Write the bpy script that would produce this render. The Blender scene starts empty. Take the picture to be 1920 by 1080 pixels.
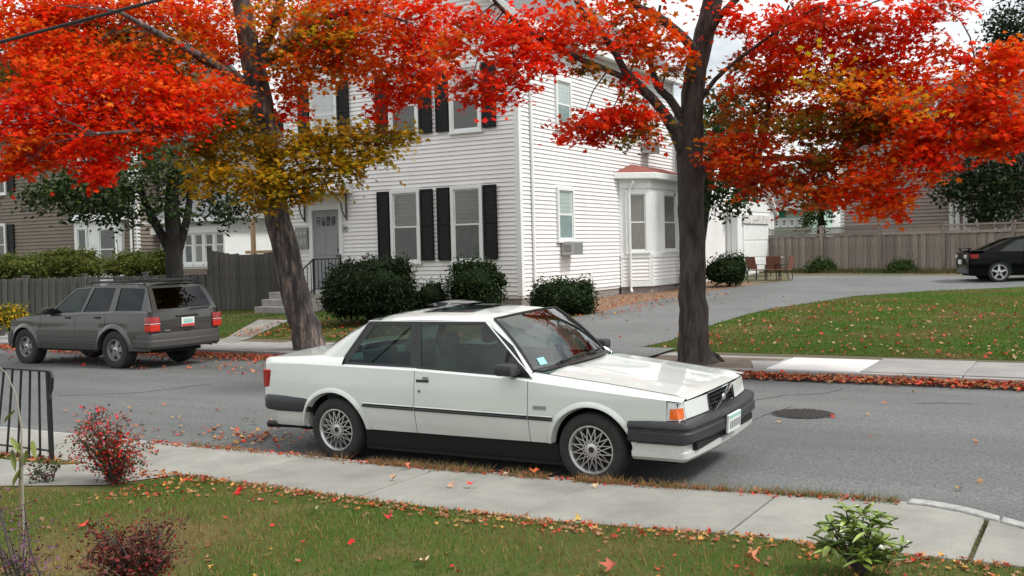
import bpy, bmesh, math, random
import numpy as np
from mathutils import Vector, Matrix
random.seed(7); RNG=np.random.default_rng(7)
S=bpy.context.scene; COL=S.collection
R=math.radians; PI=math.pi
# ------------------------------------------------------------------ camera
# world: x = u along the street, y = v across it, z up, camera above (0,0)
CF,CHOR,CROLL,CH,CPH=1925.0,470.0,0.025,2.003,-0.525
cpit=math.atan((540-CHOR)/CF)
cU=Vector((math.cos(CPH),-math.sin(CPH),0)); cV=Vector((math.sin(CPH),math.cos(CPH),0)); cZ=Vector((0,0,1))
fwd=cV*math.cos(cpit)-cZ*math.sin(cpit); up0=cV*math.sin(cpit)+cZ*math.cos(cpit)
cr_,sr_=math.cos(CROLL),math.sin(CROLL)
cright=cU*cr_-up0*sr_; cup=cU*sr_+up0*cr_
cam=bpy.data.cameras.new('camera'); co=bpy.data.objects.new('camera',cam); COL.objects.link(co)
M=Matrix((cright,cup,-fwd)).transposed().to_4x4(); M.translation=(0,0,CH); co.matrix_world=M
cam.sensor_width=36; cam.lens=CF/1920*36; cam.clip_start=.1; cam.clip_end=3000
S.camera=co
# ------------------------------------------------------------------ world, sun, exposure
SUN_EL,SUN_AZ=R(52),R(12)     # azimuth measured from +x towards +y
w=bpy.data.worlds.new('World'); S.world=w; w.use_nodes=True
nt=w.node_tree; bg=nt.nodes['Background']
sky=nt.nodes.new('ShaderNodeTexSky'); sky.sky_type='NISHITA'; sky.sun_disc=False
sky.sun_elevation=SUN_EL; sky.sun_rotation=R(90)-SUN_AZ; sky.air_density=1.0; sky.dust_density=2.0
tc=nt.nodes.new('ShaderNodeTexCoord'); nz=nt.nodes.new('ShaderNodeTexNoise'); nz.inputs['Scale'].default_value=2.6; nz.inputs['Detail'].default_value=7; nz.inputs['Roughness'].default_value=.6
mp=nt.nodes.new('ShaderNodeMapping'); mp.inputs['Scale'].default_value=(1,1,2.2); mp.inputs['Location'].default_value=(3.1,1.2,.4)
rp=nt.nodes.new('ShaderNodeValToRGB'); rp.color_ramp.elements[0].position=.34; rp.color_ramp.elements[1].position=.50
rp.color_ramp.elements[0].color=(.12,.12,.12,1)
cl=nt.nodes.new('ShaderNodeTexNoise'); cl.inputs['Scale'].default_value=1.7; cl.inputs['Detail'].default_value=5
rc=nt.nodes.new('ShaderNodeValToRGB'); rc.color_ramp.elements[0].position=.3; rc.color_ramp.elements[0].color=(8.6,8.75,8.8,1); rc.color_ramp.elements[1].position=.7; rc.color_ramp.elements[1].color=(12.5,12.6,12.4,1)
mx=nt.nodes.new('ShaderNodeMix'); mx.data_type='RGBA'
L=nt.links.new
L(tc.outputs['Generated'],mp.inputs['Vector']); L(mp.outputs['Vector'],nz.inputs['Vector']); L(nz.outputs['Fac'],rp.inputs['Fac'])
L(mp.outputs['Vector'],cl.inputs['Vector']); L(cl.outputs['Fac'],rc.inputs['Fac'])
sep=nt.nodes.new('ShaderNodeSeparateXYZ'); L(tc.outputs['Generated'],sep.inputs[0])
el=nt.nodes.new('ShaderNodeMapRange'); el.inputs['From Min'].default_value=0; el.inputs['From Max'].default_value=1; el.inputs['To Min'].default_value=.86; el.inputs['To Max'].default_value=1.40; L(sep.outputs[2],el.inputs['Value'])
vm=nt.nodes.new('ShaderNodeVectorMath'); vm.operation='SCALE'; L(rc.outputs['Color'],vm.inputs[0]); L(el.outputs['Result'],vm.inputs['Scale'])
L(rp.outputs['Color'],mx.inputs[0]); L(sky.outputs['Color'],mx.inputs[6]); L(vm.outputs['Vector'],mx.inputs[7]); L(mx.outputs[2],bg.inputs['Color'])
bg.inputs['Strength'].default_value=.100
sd=bpy.data.lights.new('sun','SUN'); sd.energy=2.8; sd.angle=R(12); sd.color=(1,.965,.91)
so=bpy.data.objects.new('sun',sd); COL.objects.link(so)
sv=Vector((math.cos(SUN_EL)*math.cos(SUN_AZ),math.cos(SUN_EL)*math.sin(SUN_AZ),math.sin(SUN_EL)))
so.rotation_euler=sv.to_track_quat('Z','Y').to_euler(); so.location=(30,20,60)
S.view_settings.view_transform='Standard'; S.view_settings.look='None'; S.view_settings.gamma=1; S.view_settings.exposure=0.12
S.view_settings.use_curve_mapping=False
S.render.engine='CYCLES'; S.cycles.max_bounces=8; S.cycles.transparent_max_bounces=12
# ------------------------------------------------------------------ pixel -> place helpers (1920 x 1080 picture)
def ray(px,py):
    a0,b0=px-960,py-540
    d=cright*(a0/CF)-cup*(b0/CF)+fwd
    return d
CO=Vector((0,0,CH))
FL=Vector((cV.x,cV.y,0))
def dep(px,py,d): r=ray(px,py); return CO+r*(d/(r@FL))
def onv(px,py,v): r=ray(px,py); return CO+r*(v/r.y)
def onu(px,py,u): r=ray(px,py); return CO+r*(u/r.x)
def onz(px,py,z): r=ray(px,py); return CO+r*((z-CH)/r.z)
HP=[(-80,.9),(-10,.42),(0,.27),(4,.17),(6.2,.12),(7.1,.10),(7.25,-.25),(15.12,-.25),(15.25,.11),(17.2,.15),(18.4,.26),(20,.38),(22,.46),(24,.49),(28,.51),(32,.59),(36,.74),(41,.90),(60,1.05),(120,1.5),(900,2.0)]
HV=[p[0] for p in HP]; HZ=[p[1] for p in HP]
def gz(v): return float(np.interp(v,HV,HZ))
def gnd(px,py,v0=17.0):
    v=v0
    for _ in range(60):
        p=onz(px,py,gz(v)); v=.5*v+.5*max(15.3,min(p.y,200))
    return onz(px,py,gz(v))
def roadz(v): return .08*(1-((v-11.4)/3.75)**2)
# ------------------------------------------------------------------ mesh helpers
class MB:
    def __init__(s): s.v=[]; s.f=[]
    def add(s,vs,fs):
        o=len(s.v); s.v+=[tuple(p) for p in vs]; s.f+=[tuple(i+o for i in f) for f in fs]; return s
    def box(s,x0,x1,y0,y1,z0,z1):
        return s.add([(x0,y0,z0),(x1,y0,z0),(x1,y1,z0),(x0,y1,z0),(x0,y0,z1),(x1,y0,z1),(x1,y1,z1),(x0,y1,z1)],
          [(3,2,1,0),(4,5,6,7),(0,1,5,4),(1,2,6,5),(2,3,7,6),(3,0,4,7)])
    def bar(s,p0,p1,w,h=None,up=(0,0,1)):
        h=h or w; p0,p1=Vector(p0),Vector(p1); d=(p1-p0).normalized(); u=Vector(up)
        if abs(d@u)>.98: u=Vector((1,0,0))
        x=d.cross(u).normalized()*w/2; y=x.cross(d).normalized()*h/2
        vs=[p+a*x+b*y for p in (p0,p1) for a,b in ((-1,-1),(1,-1),(1,1),(-1,1))]
        return s.add(vs,[(0,1,2,3),(7,6,5,4),(0,4,5,1),(1,5,6,2),(2,6,7,3),(3,7,4,0)])
    def quad(s,a,b,c,d): return s.add([a,b,c,d],[(0,1,2,3)])
    def poly(s,pts): return s.add(pts,[tuple(range(len(pts)))])
    def prism(s,pts,off):
        n=len(pts); o=Vector(off); p2=[Vector(p)+o for p in pts]
        return s.add(list(pts)+p2,[tuple(range(n))[::-1],tuple(range(n,2*n))]+[(i,(i+1)%n,n+(i+1)%n,n+i) for i in range(n)])
    def grid(s,fn,nx,ny,closed=False):
        vs=[fn(i/nx,j/ny) for j in range(ny+1) for i in range(nx+1)]
        return s.add(vs,[(j*(nx+1)+i,j*(nx+1)+i+1,(j+1)*(nx+1)+i+1,(j+1)*(nx+1)+i) for j in range(ny) for i in range(nx)])
    def tube(s,pts,rad,n=8,cap=True,wob=0,rnd=random):
        pts=[Vector(p) for p in pts]; m=len(pts); rad=rad if hasattr(rad,'__len__') else [rad]*m
        x=None; rings=[]
        for i,p in enumerate(pts):
            d=(pts[min(i+1,m-1)]-pts[max(i-1,0)]).normalized()
            if x is None: x=d.orthogonal().normalized()
            x=(x-d*(x@d)).normalized(); y=d.cross(x)
            rings.append([p+(x*math.cos(2*PI*k/n)+y*math.sin(2*PI*k/n))*rad[i]*(1+wob*rnd.uniform(-1,1)) for k in range(n)])
        vs=[v for r in rings for v in r]
        fs=[(i*n+k,i*n+(k+1)%n,(i+1)*n+(k+1)%n,(i+1)*n+k) for i in range(m-1) for k in range(n)]
        if cap: fs+=[tuple(range(n))[::-1],tuple((m-1)*n+k for k in range(n))]
        return s.add(vs,fs)
    def lathe(s,prof,n=32,axis='y',closed=False):
        vs=[]
        for k in range(n):
            c,si=math.cos(2*PI*k/n),math.sin(2*PI*k/n)
            for r,h in prof:
                vs.append((r*c,h,r*si) if axis=='y' else (r*c,r*si,h))
        m=len(prof); e=m if closed else m-1
        return s.add(vs,[(k*m+i,k*m+(i+1)%m,((k+1)%n)*m+(i+1)%m,((k+1)%n)*m+i) for k in range(n) for i in range(e)])
    def mirror_y(s):
        o=len(s.v); n=list(s.f)
        s.v+=[(x,-y,z) for x,y,z in s.v]; s.f+=[tuple(i+o for i in f[::-1]) for f in n]; return s
    def mesh(s,name,smooth=False,ang=35,fixn=True,bevel=0):
        used=sorted({i for f in s.f for i in f})
        if len(used)<len(s.v):
            mp_={o:i for i,o in enumerate(used)}; s.v=[s.v[i] for i in used]; s.f=[tuple(mp_[i] for i in f) for f in s.f]
        me=bpy.data.meshes.new(name); me.from_pydata(s.v,[],s.f)
        if fixn or bevel:
            bm=bmesh.new(); bm.from_mesh(me)
            if bevel:
                bmesh.ops.remove_doubles(bm,verts=bm.verts,dist=1e-5)
                es=[e for e in bm.edges if len(e.link_faces)==2 and e.calc_face_angle(0)>R(35)]
                bmesh.ops.bevel(bm,geom=es,offset=bevel,segments=2,affect='EDGES',profile=.5,clamp_overlap=True)
            bmesh.ops.recalc_face_normals(bm,faces=bm.faces); bm.to_mesh(me); bm.free()
        if smooth:
            me.shade_smooth()
            try: me.set_sharp_from_angle(angle=R(ang))
            except Exception: pass
        me.update(); return me
    def build(s,name,m,parent=None,smooth=False,ang=35,loc=None,rot=None,fixn=True,bevel=0,kind=None):
        return inst(s.mesh(name,smooth,ang,fixn,bevel),name,m,parent,loc,rot,kind=kind)
def inst(me,name,m=None,parent=None,loc=None,rot=None,scale=None,kind=None):
    if m is not None and not me.materials: me.materials.append(m)
    o=bpy.data.objects.new(name,me); COL.objects.link(o)
    if parent: o.parent=parent
    if loc is not None: o.location=loc
    if rot is not None: o.rotation_euler=rot if hasattr(rot,'__len__') else (0,0,rot)
    if scale is not None: o.scale=scale
    if kind: o['kind']=kind
    return o
def tag(o,label,cat,group=None):
    o['label']=label; o['category']=cat
    if group: o['group']=group
    return o
def thing(name,label,cat,loc=(0,0,0),rot=0,group=None):
    o=bpy.data.objects.new(name,None); o.empty_display_size=.2; COL.objects.link(o); o.location=loc
    o.rotation_euler=rot if hasattr(rot,'__len__') else (0,0,rot)
    return tag(o,label,cat,group)
def copy_tree(o,parent=None):
    c=o.copy(); COL.objects.link(c); c.parent=parent
    for ch in list(o.children): copy_tree(ch,c)
    return c
# ------------------------------------------------------------------ materials
def mat(name,col,rough=.6,col2=None,scale=8,detail=5,bump=0,bscale=None,stretch=(1,1,1),metal=0,coat=0,spec=None,ramp=(.35,.65),obj=True,randv=0,third=None):
    m=bpy.data.materials.new(name); m.use_nodes=True; n=m.node_tree; b=n.nodes['Principled BSDF']; l=n.links.new
    b.inputs['Roughness'].default_value=rough; b.inputs['Metallic'].default_value=metal
    if coat: b.inputs['Coat Weight'].default_value=coat; b.inputs['Coat Roughness'].default_value=.04
    if spec is not None: b.inputs['Specular IOR Level'].default_value=spec
    t=n.nodes.new('ShaderNodeTexCoord'); mpn=n.nodes.new('ShaderNodeMapping'); mpn.inputs['Scale'].default_value=stretch
    l(t.outputs['Object'],mpn.inputs['Vector'])
    out=None
    if col2 is not None:
        nn=n.nodes.new('ShaderNodeTexNoise'); nn.inputs['Scale'].default_value=scale; nn.inputs['Detail'].default_value=detail; nn.inputs['Roughness'].default_value=.62
        l(mpn.outputs['Vector'],nn.inputs['Vector'])
        r=n.nodes.new('ShaderNodeValToRGB'); r.color_ramp.elements[0].position=ramp[0]; r.color_ramp.elements[1].position=ramp[1]
        r.color_ramp.elements[0].color=(*col,1); r.color_ramp.elements[1].color=(*col2,1)
        if third: e=r.color_ramp.elements.new((ramp[0]+ramp[1])/2); e.color=(*third,1)
        l(nn.outputs['Fac'],r.inputs['Fac']); out=r.outputs['Color']
    if randv:
        oi=n.nodes.new('ShaderNodeObjectInfo'); hs=n.nodes.new('ShaderNodeHueSaturation')
        mr=n.nodes.new('ShaderNodeMapRange'); mr.inputs['To Min'].default_value=1-randv; mr.inputs['To Max'].default_value=1+randv
        l(oi.outputs['Random'],mr.inputs['Value']); l(mr.outputs['Result'],hs.inputs['Value'])
        if out is not None: l(out,hs.inputs['Color'])
        else: hs.inputs['Color'].default_value=(*col,1)
        out=hs.outputs['Color']
    if out is not None: l(out,b.inputs['Base Color'])
    else: b.inputs['Base Color'].default_value=(*col,1)
    if bump:
        bn=n.nodes.new('ShaderNodeTexNoise'); bn.inputs['Scale'].default_value=bscale or scale*3; bn.inputs['Detail'].default_value=6
        l(mpn.outputs['Vector'],bn.inputs['Vector'])
        bp=n.nodes.new('ShaderNodeBump'); bp.inputs['Strength'].default_value=bump; bp.inputs['Distance'].default_value=.06 if 'bark' in name else .02
        l(bn.outputs['Fac'],bp.inputs['Height']); l(bp.outputs['Normal'],b.inputs['Normal'])
    return m
def leafmat(name,rough=.5,trans=.35,hue=0):
    m=bpy.data.materials.new(name); m.use_nodes=True; n=m.node_tree; b=n.nodes['Principled BSDF']; l=n.links.new
    a=n.nodes.new('ShaderNodeAttribute'); a.attribute_name='Col'
    l(a.outputs['Color'],b.inputs['Base Color']); b.inputs['Roughness'].default_value=rough; b.inputs['Specular IOR Level'].default_value=.12
    tr=n.nodes.new('ShaderNodeBsdfTranslucent'); l(a.outputs['Color'],tr.inputs['Color'])
    mxs=n.nodes.new('ShaderNodeMixShader'); mxs.inputs[0].default_value=trans
    l(b.outputs[0],mxs.inputs[1]); l(tr.outputs[0],mxs.inputs[2]); l(mxs.outputs[0],n.nodes['Material Output'].inputs[0])
    return m
def glassmat(name,tint,refl=1.5):
    m=bpy.data.materials.new(name); m.use_nodes=True; n=m.node_tree; l=n.links.new
    n.nodes.remove(n.nodes['Principled BSDF'])
    t=n.nodes.new('ShaderNodeBsdfTransparent'); t.inputs['Color'].default_value=(*tint,1)
    g=n.nodes.new('ShaderNodeBsdfGlossy'); g.inputs['Roughness'].default_value=.015
    lw=n.nodes.new('ShaderNodeLayerWeight'); lw.inputs['Blend'].default_value=.5; pw=n.nodes.new('ShaderNodeMath'); pw.operation='POWER'; pw.inputs[1].default_value=4.0; l(lw.outputs['Facing'],pw.inputs[0]); f=n.nodes.new('ShaderNodeMapRange'); f.inputs['To Min'].default_value=((refl-1)/(refl+1))**2; l(pw.outputs[0],f.inputs['Value'])
    mxs=n.nodes.new('ShaderNodeMixShader'); l(f.outputs[0],mxs.inputs[0]); l(t.outputs[0],mxs.inputs[1]); l(g.outputs[0],mxs.inputs[2])
    l(mxs.outputs[0],n.nodes['Material Output'].inputs[0]); return m
def emis(m): return m
K={}
def speckle(name,c1,c2,scale,fine,stretch=(1,1,1)):
    m=mat(name,c1,.92,c2,scale,9,.7,fine*1.5,ramp=(.3,.7),stretch=stretch); n=m.node_tree; l=n.links.new; b=n.nodes['Principled BSDF']
    src=b.inputs['Base Color'].links[0].from_socket; t=n.nodes['Texture Coordinate']
    v=n.nodes.new('ShaderNodeTexNoise'); v.inputs['Scale'].default_value=fine; v.inputs['Detail'].default_value=3; v.inputs['Roughness'].default_value=.8; l(t.outputs['Object'],v.inputs['Vector'])
    r=n.nodes.new('ShaderNodeMapRange'); r.inputs['From Min'].default_value=.3; r.inputs['From Max'].default_value=.7; r.inputs['To Min'].default_value=.45; r.inputs['To Max'].default_value=1.6; l(v.outputs['Fac'],r.inputs['Value'])
    h=n.nodes.new('ShaderNodeHueSaturation'); l(r.outputs['Result'],h.inputs['Value']); l(src,h.inputs['Color']); l(h.outputs['Color'],b.inputs['Base Color']); return m
K['asphalt']=speckle('asphalt',(.082,.088,.088),(.150,.157,.155),.55,42,(.22,1,1))
K['drive']=speckle('driveway_asphalt',(.105,.11,.11),(.165,.17,.169),.35,40)
K['walk']=mat('concrete',(.20,.197,.178),.9,(.29,.285,.258),1.6,9,.5,70,randv=.07)
K['walknew']=mat('new_concrete',(.60,.59,.58),.85,(.70,.69,.68),3,7,.2,90)
K['walkold']=mat('old_concrete',(.25,.245,.24),.9,(.33,.32,.31),1.3,8,.35,90,randv=.08)
K['granite']=mat('granite',(.25,.26,.255),.85,(.42,.42,.40),14,6,.4,60,randv=.1)
K['soil']=mat('soil',(.10,.075,.055),.95,(.17,.13,.10),3,8,.8,30)
K['turf']=mat('turf',(.040,.080,.012),.95,(.15,.11,.05),.8,9,.8,60,third=(.064,.086,.021),spec=.1,ramp=(.38,.66))
K['ground']=mat('ground_cover',(.055,.065,.025),.95,(.13,.10,.055),.35,9,.6,30)
K['mulch']=mat('mulch',(.16,.085,.05),.95,(.26,.16,.10),6,8,.9,40)
K['siding']=mat('white_vinyl',(.70,.69,.69),.5,(.82,.81,.81),.7,7,randv=.025,ramp=(.25,.55))
K['trim']=mat('white_trim',(.80,.82,.81),.45,(.74,.765,.755),3,4)
K['shutter']=mat('black_shutter',(.007,.009,.009),.55,spec=.25)
K['door']=mat('grey_door',(.25,.26,.28),.5,(.28,.29,.31),2)
K['dark']=mat('dark_interior',(.012,.013,.014),.9)
K['curtain']=mat('curtain',(.17,.17,.155),.9,(.24,.235,.21),12,3,stretch=(4,1,.3))
K['curtain2']=mat('light_blind',(.55,.60,.60),.9)
K['pane']=mat('window_glass',(.02,.025,.025),.03,spec=.6)
K['glass']=glassmat('clear_glass',(.70,.78,.76),1.5)
K['roofred']=mat('red_shingle',(.20,.055,.045),.9,(.30,.10,.08),20,5,.5,60)
K['roofgrey']=mat('grey_shingle',(.10,.105,.11),.9,(.16,.165,.17),14,5,.5,60)
K['roofpale']=mat('pale_shingle',(.22,.26,.25),.9,(.30,.34,.33),14,5,.5,60)
K['brick']=None
K['beige']=mat('beige_siding',(.17,.14,.115),.7,(.20,.165,.135),.6,4)
K['tan']=mat('tan_siding',(.25,.20,.18),.7,(.28,.225,.20),.6,4)
K['mint']=mat('mint_paint',(.42,.62,.54),.6)
K['green']=mat('green_trim',(.03,.22,.15),.6)
K['wood']=mat('weathered_wood',(.20,.165,.14),.9,(.33,.28,.245),3,8,.5,40,stretch=(9,9,.55),randv=.22)
K['woodgrey']=mat('grey_wood',(.075,.075,.072),.9,(.14,.135,.125),3,8,.5,40,stretch=(9,9,.55),randv=.22)
K['concrete']=mat('step_concrete',(.27,.26,.25),.9,(.38,.37,.35),3,7,.4,50)
K['iron']=mat('black_iron',(.012,.012,.013),.45,metal=.2)
K['bark']=mat('grey_bark',(.020,.017,.016),.95,(.085,.072,.064),7,9,1.0,11,stretch=(1.6,1.6,.32),ramp=(.36,.64))
K['barkpatch']=mat('peeling_bark',(.035,.03,.03),.95,(.36,.26,.20),5.5,8,1.0,10,stretch=(1.5,1.5,.40),ramp=(.40,.70),third=(.11,.095,.088))
K['barkdark']=mat('dark_bark',(.008,.007,.007),.95,(.026,.023,.021),6,8,.8,14,stretch=(1,1,.3))
K['twig']=mat('twig_bark',(.05,.042,.04),.9,(.09,.075,.07),9,4)
K['leaf']=leafmat('maple_leaf',.55,.5)
K['foliage']=leafmat('green_foliage',.45,.2)
K['litter']=leafmat('fallen_leaf',.6,.1)
K['grass']=leafmat('grass_blade',.7,.35)
K['white']=mat('white_car_paint',(.60,.635,.61),.30,(.63,.66,.635),1.2,3,coat=1.0)
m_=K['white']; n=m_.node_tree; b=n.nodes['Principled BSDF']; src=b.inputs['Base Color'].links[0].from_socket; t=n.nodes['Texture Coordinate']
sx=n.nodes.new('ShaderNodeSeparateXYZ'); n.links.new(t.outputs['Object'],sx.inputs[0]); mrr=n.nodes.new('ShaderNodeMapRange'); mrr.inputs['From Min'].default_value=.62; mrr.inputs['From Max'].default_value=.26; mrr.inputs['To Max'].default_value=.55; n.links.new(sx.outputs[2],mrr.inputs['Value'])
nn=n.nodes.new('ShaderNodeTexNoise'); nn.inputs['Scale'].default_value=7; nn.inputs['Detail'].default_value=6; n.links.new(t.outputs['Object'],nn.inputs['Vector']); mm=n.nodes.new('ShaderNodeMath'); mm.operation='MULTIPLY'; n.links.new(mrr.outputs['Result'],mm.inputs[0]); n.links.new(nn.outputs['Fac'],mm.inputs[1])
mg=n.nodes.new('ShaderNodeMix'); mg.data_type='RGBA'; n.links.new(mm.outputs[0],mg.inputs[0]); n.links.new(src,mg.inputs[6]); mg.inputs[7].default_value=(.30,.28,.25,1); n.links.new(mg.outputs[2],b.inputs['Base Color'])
K['taupe']=mat('taupe_car_paint',(.048,.048,.046),.28,(.056,.055,.052),2,3,metal=.3,coat=1.0)
K['cladding']=mat('grey_cladding',(.055,.054,.052),.55)
K['black']=mat('black_car_paint',(.0025,.0025,.003),.12,spec=.16)
K['rubber']=mat('tyre_rubber',(.016,.016,.017),.8,(.028,.027,.026),20,3)
K['bumper']=mat('grey_bumper_plastic',(.020,.021,.025),.42,(.030,.031,.036),3,4)
K['blacktrim']=mat('black_trim',(.012,.012,.013),.4)
K['chrome']=mat('chrome',(.75,.77,.78),.12,metal=1)
K['alloy']=mat('silver_alloy',(.62,.63,.63),.32,metal=.85)
K['dullalloy']=mat('dull_alloy',(.22,.22,.22),.5,(.30,.29,.28),12,4,metal=.5)
K['under']=mat('underbody',(.008,.008,.008),.9)
K['carglass']=glassmat('car_glass',(.38,.50,.46),1.6)
K['screen']=glassmat('windscreen_glass',(.38,.50,.46),2.3)
K['tint']=glassmat('tinted_glass',(.05,.055,.055),1.6)
K['seat']=mat('grey_seat',(.05,.10,.09),.7,(.08,.14,.125),6)
K['red']=mat('red_lens',(.30,.006,.006),.18,coat=.6)
K['redorange']=mat('orange_red_lens',(.55,.022,.006),.2,coat=.6)
K['amber']=mat('amber_lens',(.75,.14,.015),.2,coat=.6)
K['lens']=mat('clear_lens',(.62,.66,.66),.08,(.74,.77,.77),40,2,coat=1,stretch=(1,6,.4))
K['plate']=mat('plate_white',(.72,.74,.72),.4)
K['plategreen']=mat('plate_green',(.30,.55,.50),.5)
K['platered']=mat('plate_red',(.55,.04,.04),.5)
K['plateink']=mat('plate_ink',(.22,.24,.24),.5)
K['sticker']=mat('blue_sticker',(.25,.70,.78),.5)
K['rattan']=mat('brown_rattan',(.16,.065,.045),.8,(.22,.09,.06),20)
K['cable']=mat('black_cable',(.012,.012,.012),.7)
K['stonewall']=mat('dark_stone',(.05,.05,.048),.9,(.10,.10,.095),5,6,.8,20)
K['mower']=mat('dark_plastic',(.07,.065,.06),.6)
# brick
m=bpy.data.materials.new('grey_brick'); m.use_nodes=True; n=m.node_tree; b=n.nodes['Principled BSDF']; t=n.nodes.new('ShaderNodeTexCoord'); mpn=n.nodes.new('ShaderNodeMapping'); mpn.inputs['Rotation'].default_value=(PI/2,0,0)
br=n.nodes.new('ShaderNodeTexBrick'); br.inputs['Scale'].default_value=4.2; br.inputs['Color1'].default_value=(.16,.13,.12,1); br.inputs['Color2'].default_value=(.24,.21,.20,1); br.inputs['Mortar'].default_value=(.34,.33,.32,1); br.inputs['Mortar Size'].default_value=.025
cx_=n.nodes.new('ShaderNodeSeparateXYZ'); cb_=n.nodes.new('ShaderNodeCombineXYZ'); ad_=n.nodes.new('ShaderNodeMath')
n.links.new(t.outputs['Object'],cx_.inputs[0]); n.links.new(cx_.outputs[0],ad_.inputs[0]); n.links.new(cx_.outputs[1],ad_.inputs[1]); n.links.new(ad_.outputs[0],cb_.inputs[0]); n.links.new(cx_.outputs[2],cb_.inputs[1])
n.links.new(cb_.outputs[0],br.inputs['Vector']); n.links.new(br.outputs['Color'],b.inputs['Base Color']); b.inputs['Roughness'].default_value=.9; K['brick']=m
# ------------------------------------------------------------------ leaf clouds
MAPLE=[(90,1),(66,.5),(38,.95),(8,.45),(-28,.62),(-90,.2),(208,.62),(172,.45),(142,.95),(114,.5)]
MAPLE=np.array([(math.cos(R(a))*r,math.sin(R(a))*r,0) for a,r in MAPLE])
RHOMB=np.array([(0,-.6,0),(.32,0,.06),(0,.7,0),(-.32,0,.06)])
def leaf_mesh(name,P,N,size,C,shape='maple',fold=.18,crease=0):
    """P centres, N normals, size, C colours -> one mesh of leaves (numpy)"""
    P=np.asarray(P,float); k=len(P); N=N/np.linalg.norm(N,axis=1,keepdims=True)
    ax=RNG.normal(size=(k,3)); X=np.cross(ax,N); X/=np.linalg.norm(X,axis=1,keepdims=True); Y=np.cross(N,X)
    base=MAPLE if shape=='maple' else RHOMB; m=len(base)
    size=np.broadcast_to(size,(k,))[:,None,None]
    if shape=='maple':
        pts=np.concatenate([np.zeros((1,3)),base]); q=m+1
        jit=1+RNG.uniform(-.15,.15,(k,q)); zz=-fold*np.linalg.norm(pts[:,:2],axis=1)[None]**1.5*RNG.uniform(-.3,1.6,(k,1))*np.ones((k,q))+RNG.uniform(-.1,.1,(k,q))*.5
        zz=zz+crease*np.abs(pts[None,:,0])*RNG.uniform(.2,1.2,(k,1))+crease*.5*np.maximum(0,pts[None,:,1])**2*RNG.uniform(-1,1.3,(k,1))
        zz[:,0]=0
    else:
        pts=base; q=m; jit=np.ones((k,q)); zz=np.tile(base[:,2],(k,1))*RNG.uniform(-1,2,(k,1))
    V=(P[:,None,:]+size*(X[:,None,:]*(pts[None,:,0]*jit)[...,None]+Y[:,None,:]*(pts[None,:,1]*jit)[...,None]+N[:,None,:]*zz[...,None]))
    if shape=='maple': F=np.array([(0,1+i,1+(i+1)%m) for i in range(m)])
    else: F=np.array([(0,1,3),(1,2,3)])
    nf=len(F); FI=(F[None]+(np.arange(k)*q)[:,None,None]).reshape(-1)
    me=bpy.data.meshes.new(name); me.vertices.add(k*q); me.vertices.foreach_set('co',V.reshape(-1).astype(np.float32))
    me.loops.add(len(FI)); me.loops.foreach_set('vertex_index',FI.astype(np.int32))
    me.polygons.add(k*nf); me.polygons.foreach_set('loop_start',np.arange(0,len(FI),3,dtype=np.int32)); me.polygons.foreach_set('loop_total',np.full(k*nf,3,dtype=np.int32))
    me.update(calc_edges=True)
    ca=me.color_attributes.new('Col','FLOAT_COLOR','POINT')
    cc=np.ones((k,q,4)); cc[:,:,:3]=np.asarray(C)[:,None,:]
    ca.data.foreach_set('color',cc.reshape(-1).astype(np.float32))
    return me
PAL={'R':[(.84,.028,.006),(.72,.016,.008),(.90,.075,.008)],'O':[(.84,.17,.010),(.76,.12,.008),(.70,.23,.014),(.84,.07,.006)],
 'Y':[(.66,.38,.02),(.52,.38,.02),(.72,.33,.016),(.40,.34,.02)],'M':[(.64,.028,.016),(.70,.030,.014),(.54,.06,.014),(.48,.11,.014)],'K':[(.74,.02,.03),(.66,.018,.04)],
 'G':[(.13,.135,.016),(.18,.13,.014),(.30,.11,.014)],'g':[(.055,.085,.02),(.075,.105,.025),(.04,.065,.02)],'d':[(.024,.050,.016),(.036,.068,.020),(.048,.082,.024)],
 'h':[(.10,.13,.025),(.13,.14,.03),(.07,.10,.02)],'b':[(.012,.022,.010),(.02,.034,.014),(.028,.044,.018)],
 'x':[(.22,.03,.03),(.30,.025,.03),(.12,.035,.03),(.08,.05,.025)],'w':[(.10,.03,.025),(.15,.045,.03),(.07,.025,.02)]}
def cols(pal,k):
    out=np.zeros((k,3)); parts=list(pal)
    for i in range(k):
        c=random.choice(PAL[random.choice(parts)]); f=random.uniform(.75,1.2); out[i]=[min(1,c[j]*f*random.uniform(.92,1.08)) for j in range(3)]
    return out
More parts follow.
